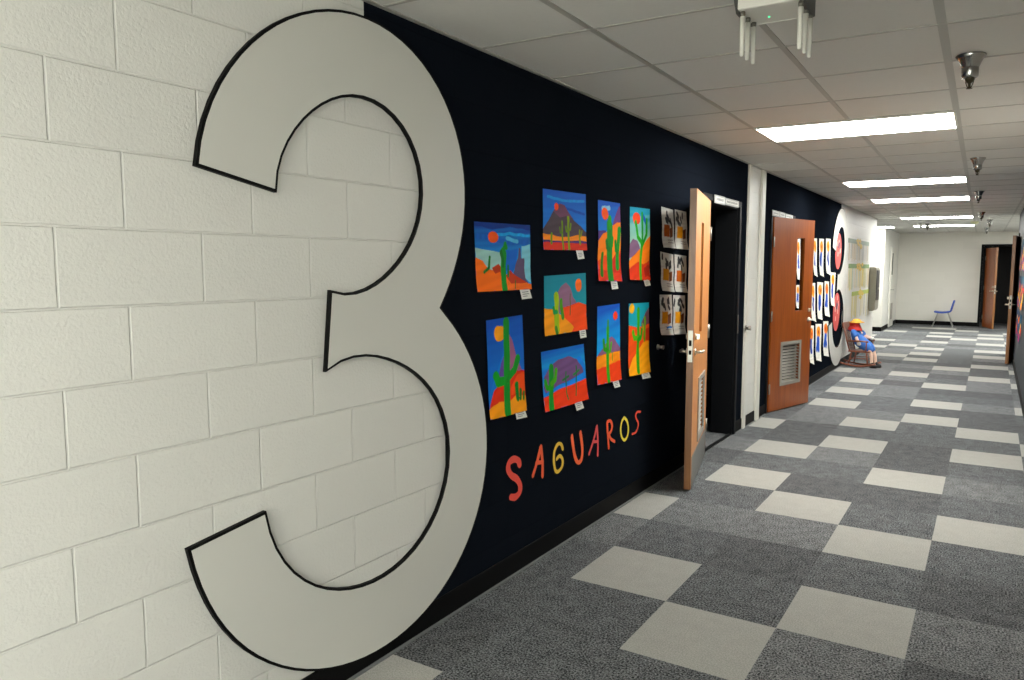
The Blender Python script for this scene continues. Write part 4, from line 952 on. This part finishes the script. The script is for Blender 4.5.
# ------------------------------------------------------------------ blue school chair by the far wall
M_leg = mat('grey_metal_leg', 'a2a29c', 0.4, 0.2)
sc = empty('school_chair', (0.93, 22.25, 0)); sc.scale = (0.9, 0.95, 1.0); tag(sc, 'small blue plastic chair with metal legs by the far wall', 'chair')
M_bp = mat('blue_plastic', '2f4fae', 0.4)
sh = MB(); ns, nw = 22, 9; vs = []
prof = []
for k in range(ns+1):
    t = k/ns
    if t < .48: prof.append((-0.24+t/.48*0.36, 0.385-0.02*math.sin(t/.48*3.14)))
    elif t < .62: a = (t-.48)/.14*1.2; prof.append((0.12+0.075*math.sin(a), 0.385+0.075*(1-math.cos(a))))
    else: u_ = (t-.62)/.38; prof.append((0.19+0.07*u_, 0.433+0.26*u_))
for t_, (x, z) in enumerate(prof):
    f = t_/ns; hw = 0.2*(1-0.25*max(0, f-.8)/.2) if f > .5 else 0.2*(0.9+0.1*f*2)
    for j in range(nw+1):
        s_ = -1+2*j/nw; curve = 0.02*s_*s_
        vs.append((x-(curve if f > .6 else 0), s_*hw, z+(curve if f <= .6 else 0)))
fs = [(i*(nw+1)+j, i*(nw+1)+j+1, (i+1)*(nw+1)+j+1, (i+1)*(nw+1)+j) for i in range(ns) for j in range(nw)]
sh.add(vs, fs, 0, True); so = sh.build('seat_shell', M_bp, sc)
sm_ = so.modifiers.new('thick', 'SOLIDIFY'); sm_.thickness = 0.028; sm_.offset = 1
for (x0_, x1_) in ((-0.13, -0.27), (0.10, 0.25)):
    for s_ in (-1, 1):
        b = MB(); b.tube([(x0_, s_*0.13, 0.365), (x0_+(x1_-x0_)*.15, s_*0.15, 0.34), (x1_, s_*0.19, 0.012)], 0.011, 8); lg = b.build('leg', M_leg, sc)
        c = MB(); c.tube([(x1_, s_*0.19, 0.0), (x1_, s_*0.19, 0.02)], 0.015, 8); c.build('foot_glide', mat('white_nylon', 'c8c8c4', 0.5), lg)
for x_ in (-0.13, 0.10):
    b = MB(); b.tube([(x_,-0.13,0.365),(x_,0.13,0.365)], 0.010, 8); b.build('crossbar', M_chrome, sc)

# ------------------------------------------------------------------ bright artwork on the right wall
def rsheet(y0, y1, z0, z1, ops, label, seed):
    """paper on the right wall (faces -x)"""
    img = raster(ops, (y1-y0)/(z1-z0), 50, seed); h, w = img.shape[:2]
    vs = []; fs = []
    for i in range(h+1):
        for j in range(w+1):
            v, u_ = i/h, j/w; vs.append((-0.012*v*v, (y1-y0)*(1-u_), (z1-z0)*(1-v)))
    for i in range(h):
        for j in range(w): k = i*(w+1)+j; fs.append((k, k+1, k+w+2, k+w+1))
    me = bpy.data.meshes.new('collage'); me.from_pydata(vs, [], fs)
    at = me.color_attributes.new('paint', 'FLOAT_COLOR', 'CORNER'); col = np.repeat(img.reshape(-1, 3), 4, axis=0)
    at.data.foreach_set('color', np.c_[col, np.ones(len(col))].astype(np.float32).ravel()); me.materials.append(paint_mat())
    o = bpy.data.objects.new('paper_artwork', me); COL.objects.link(o); o.location = (XR-0.003, y0, z0)
    return tag(o, label, 'artwork', 'bright artworks on the right wall')
def r_ops(k):
    r = random.Random(k); o = [('fill', ['2a4a60', '4a6a7a', '3a5078', '24344c'][k % 4])]
    for _ in range(9):
        x, y = r.random(), r.uniform(.25, 1); o.append(('oval', r.choice(['f07a28', 'e03a28', 'f0a030', 'b03a70', '3a78b0', 'e8542c', 'f2c050']), (x, y, r.uniform(.12,.25), r.uniform(.08,.16))))
    return o
k = 0
for zr, (z0_, z1_) in (('upper', (1.5, 1.95)), ('middle', (0.98, 1.42)), ('lower', (0.55, 0.92))):
    for (ya, yb, w_) in ((12.9, 13.5, 'next to the edge-on door'), (12.2, 12.8, 'second from the edge-on door'), (11.4, 12.1, 'farthest from the edge-on door')):
        rsheet(ya, yb, z0_, z1_, r_ops(k), 'orange and blue artwork on the right wall, %s row, %s' % (zr, w_), 200+k); k += 1
bpy.context.view_layer.update()
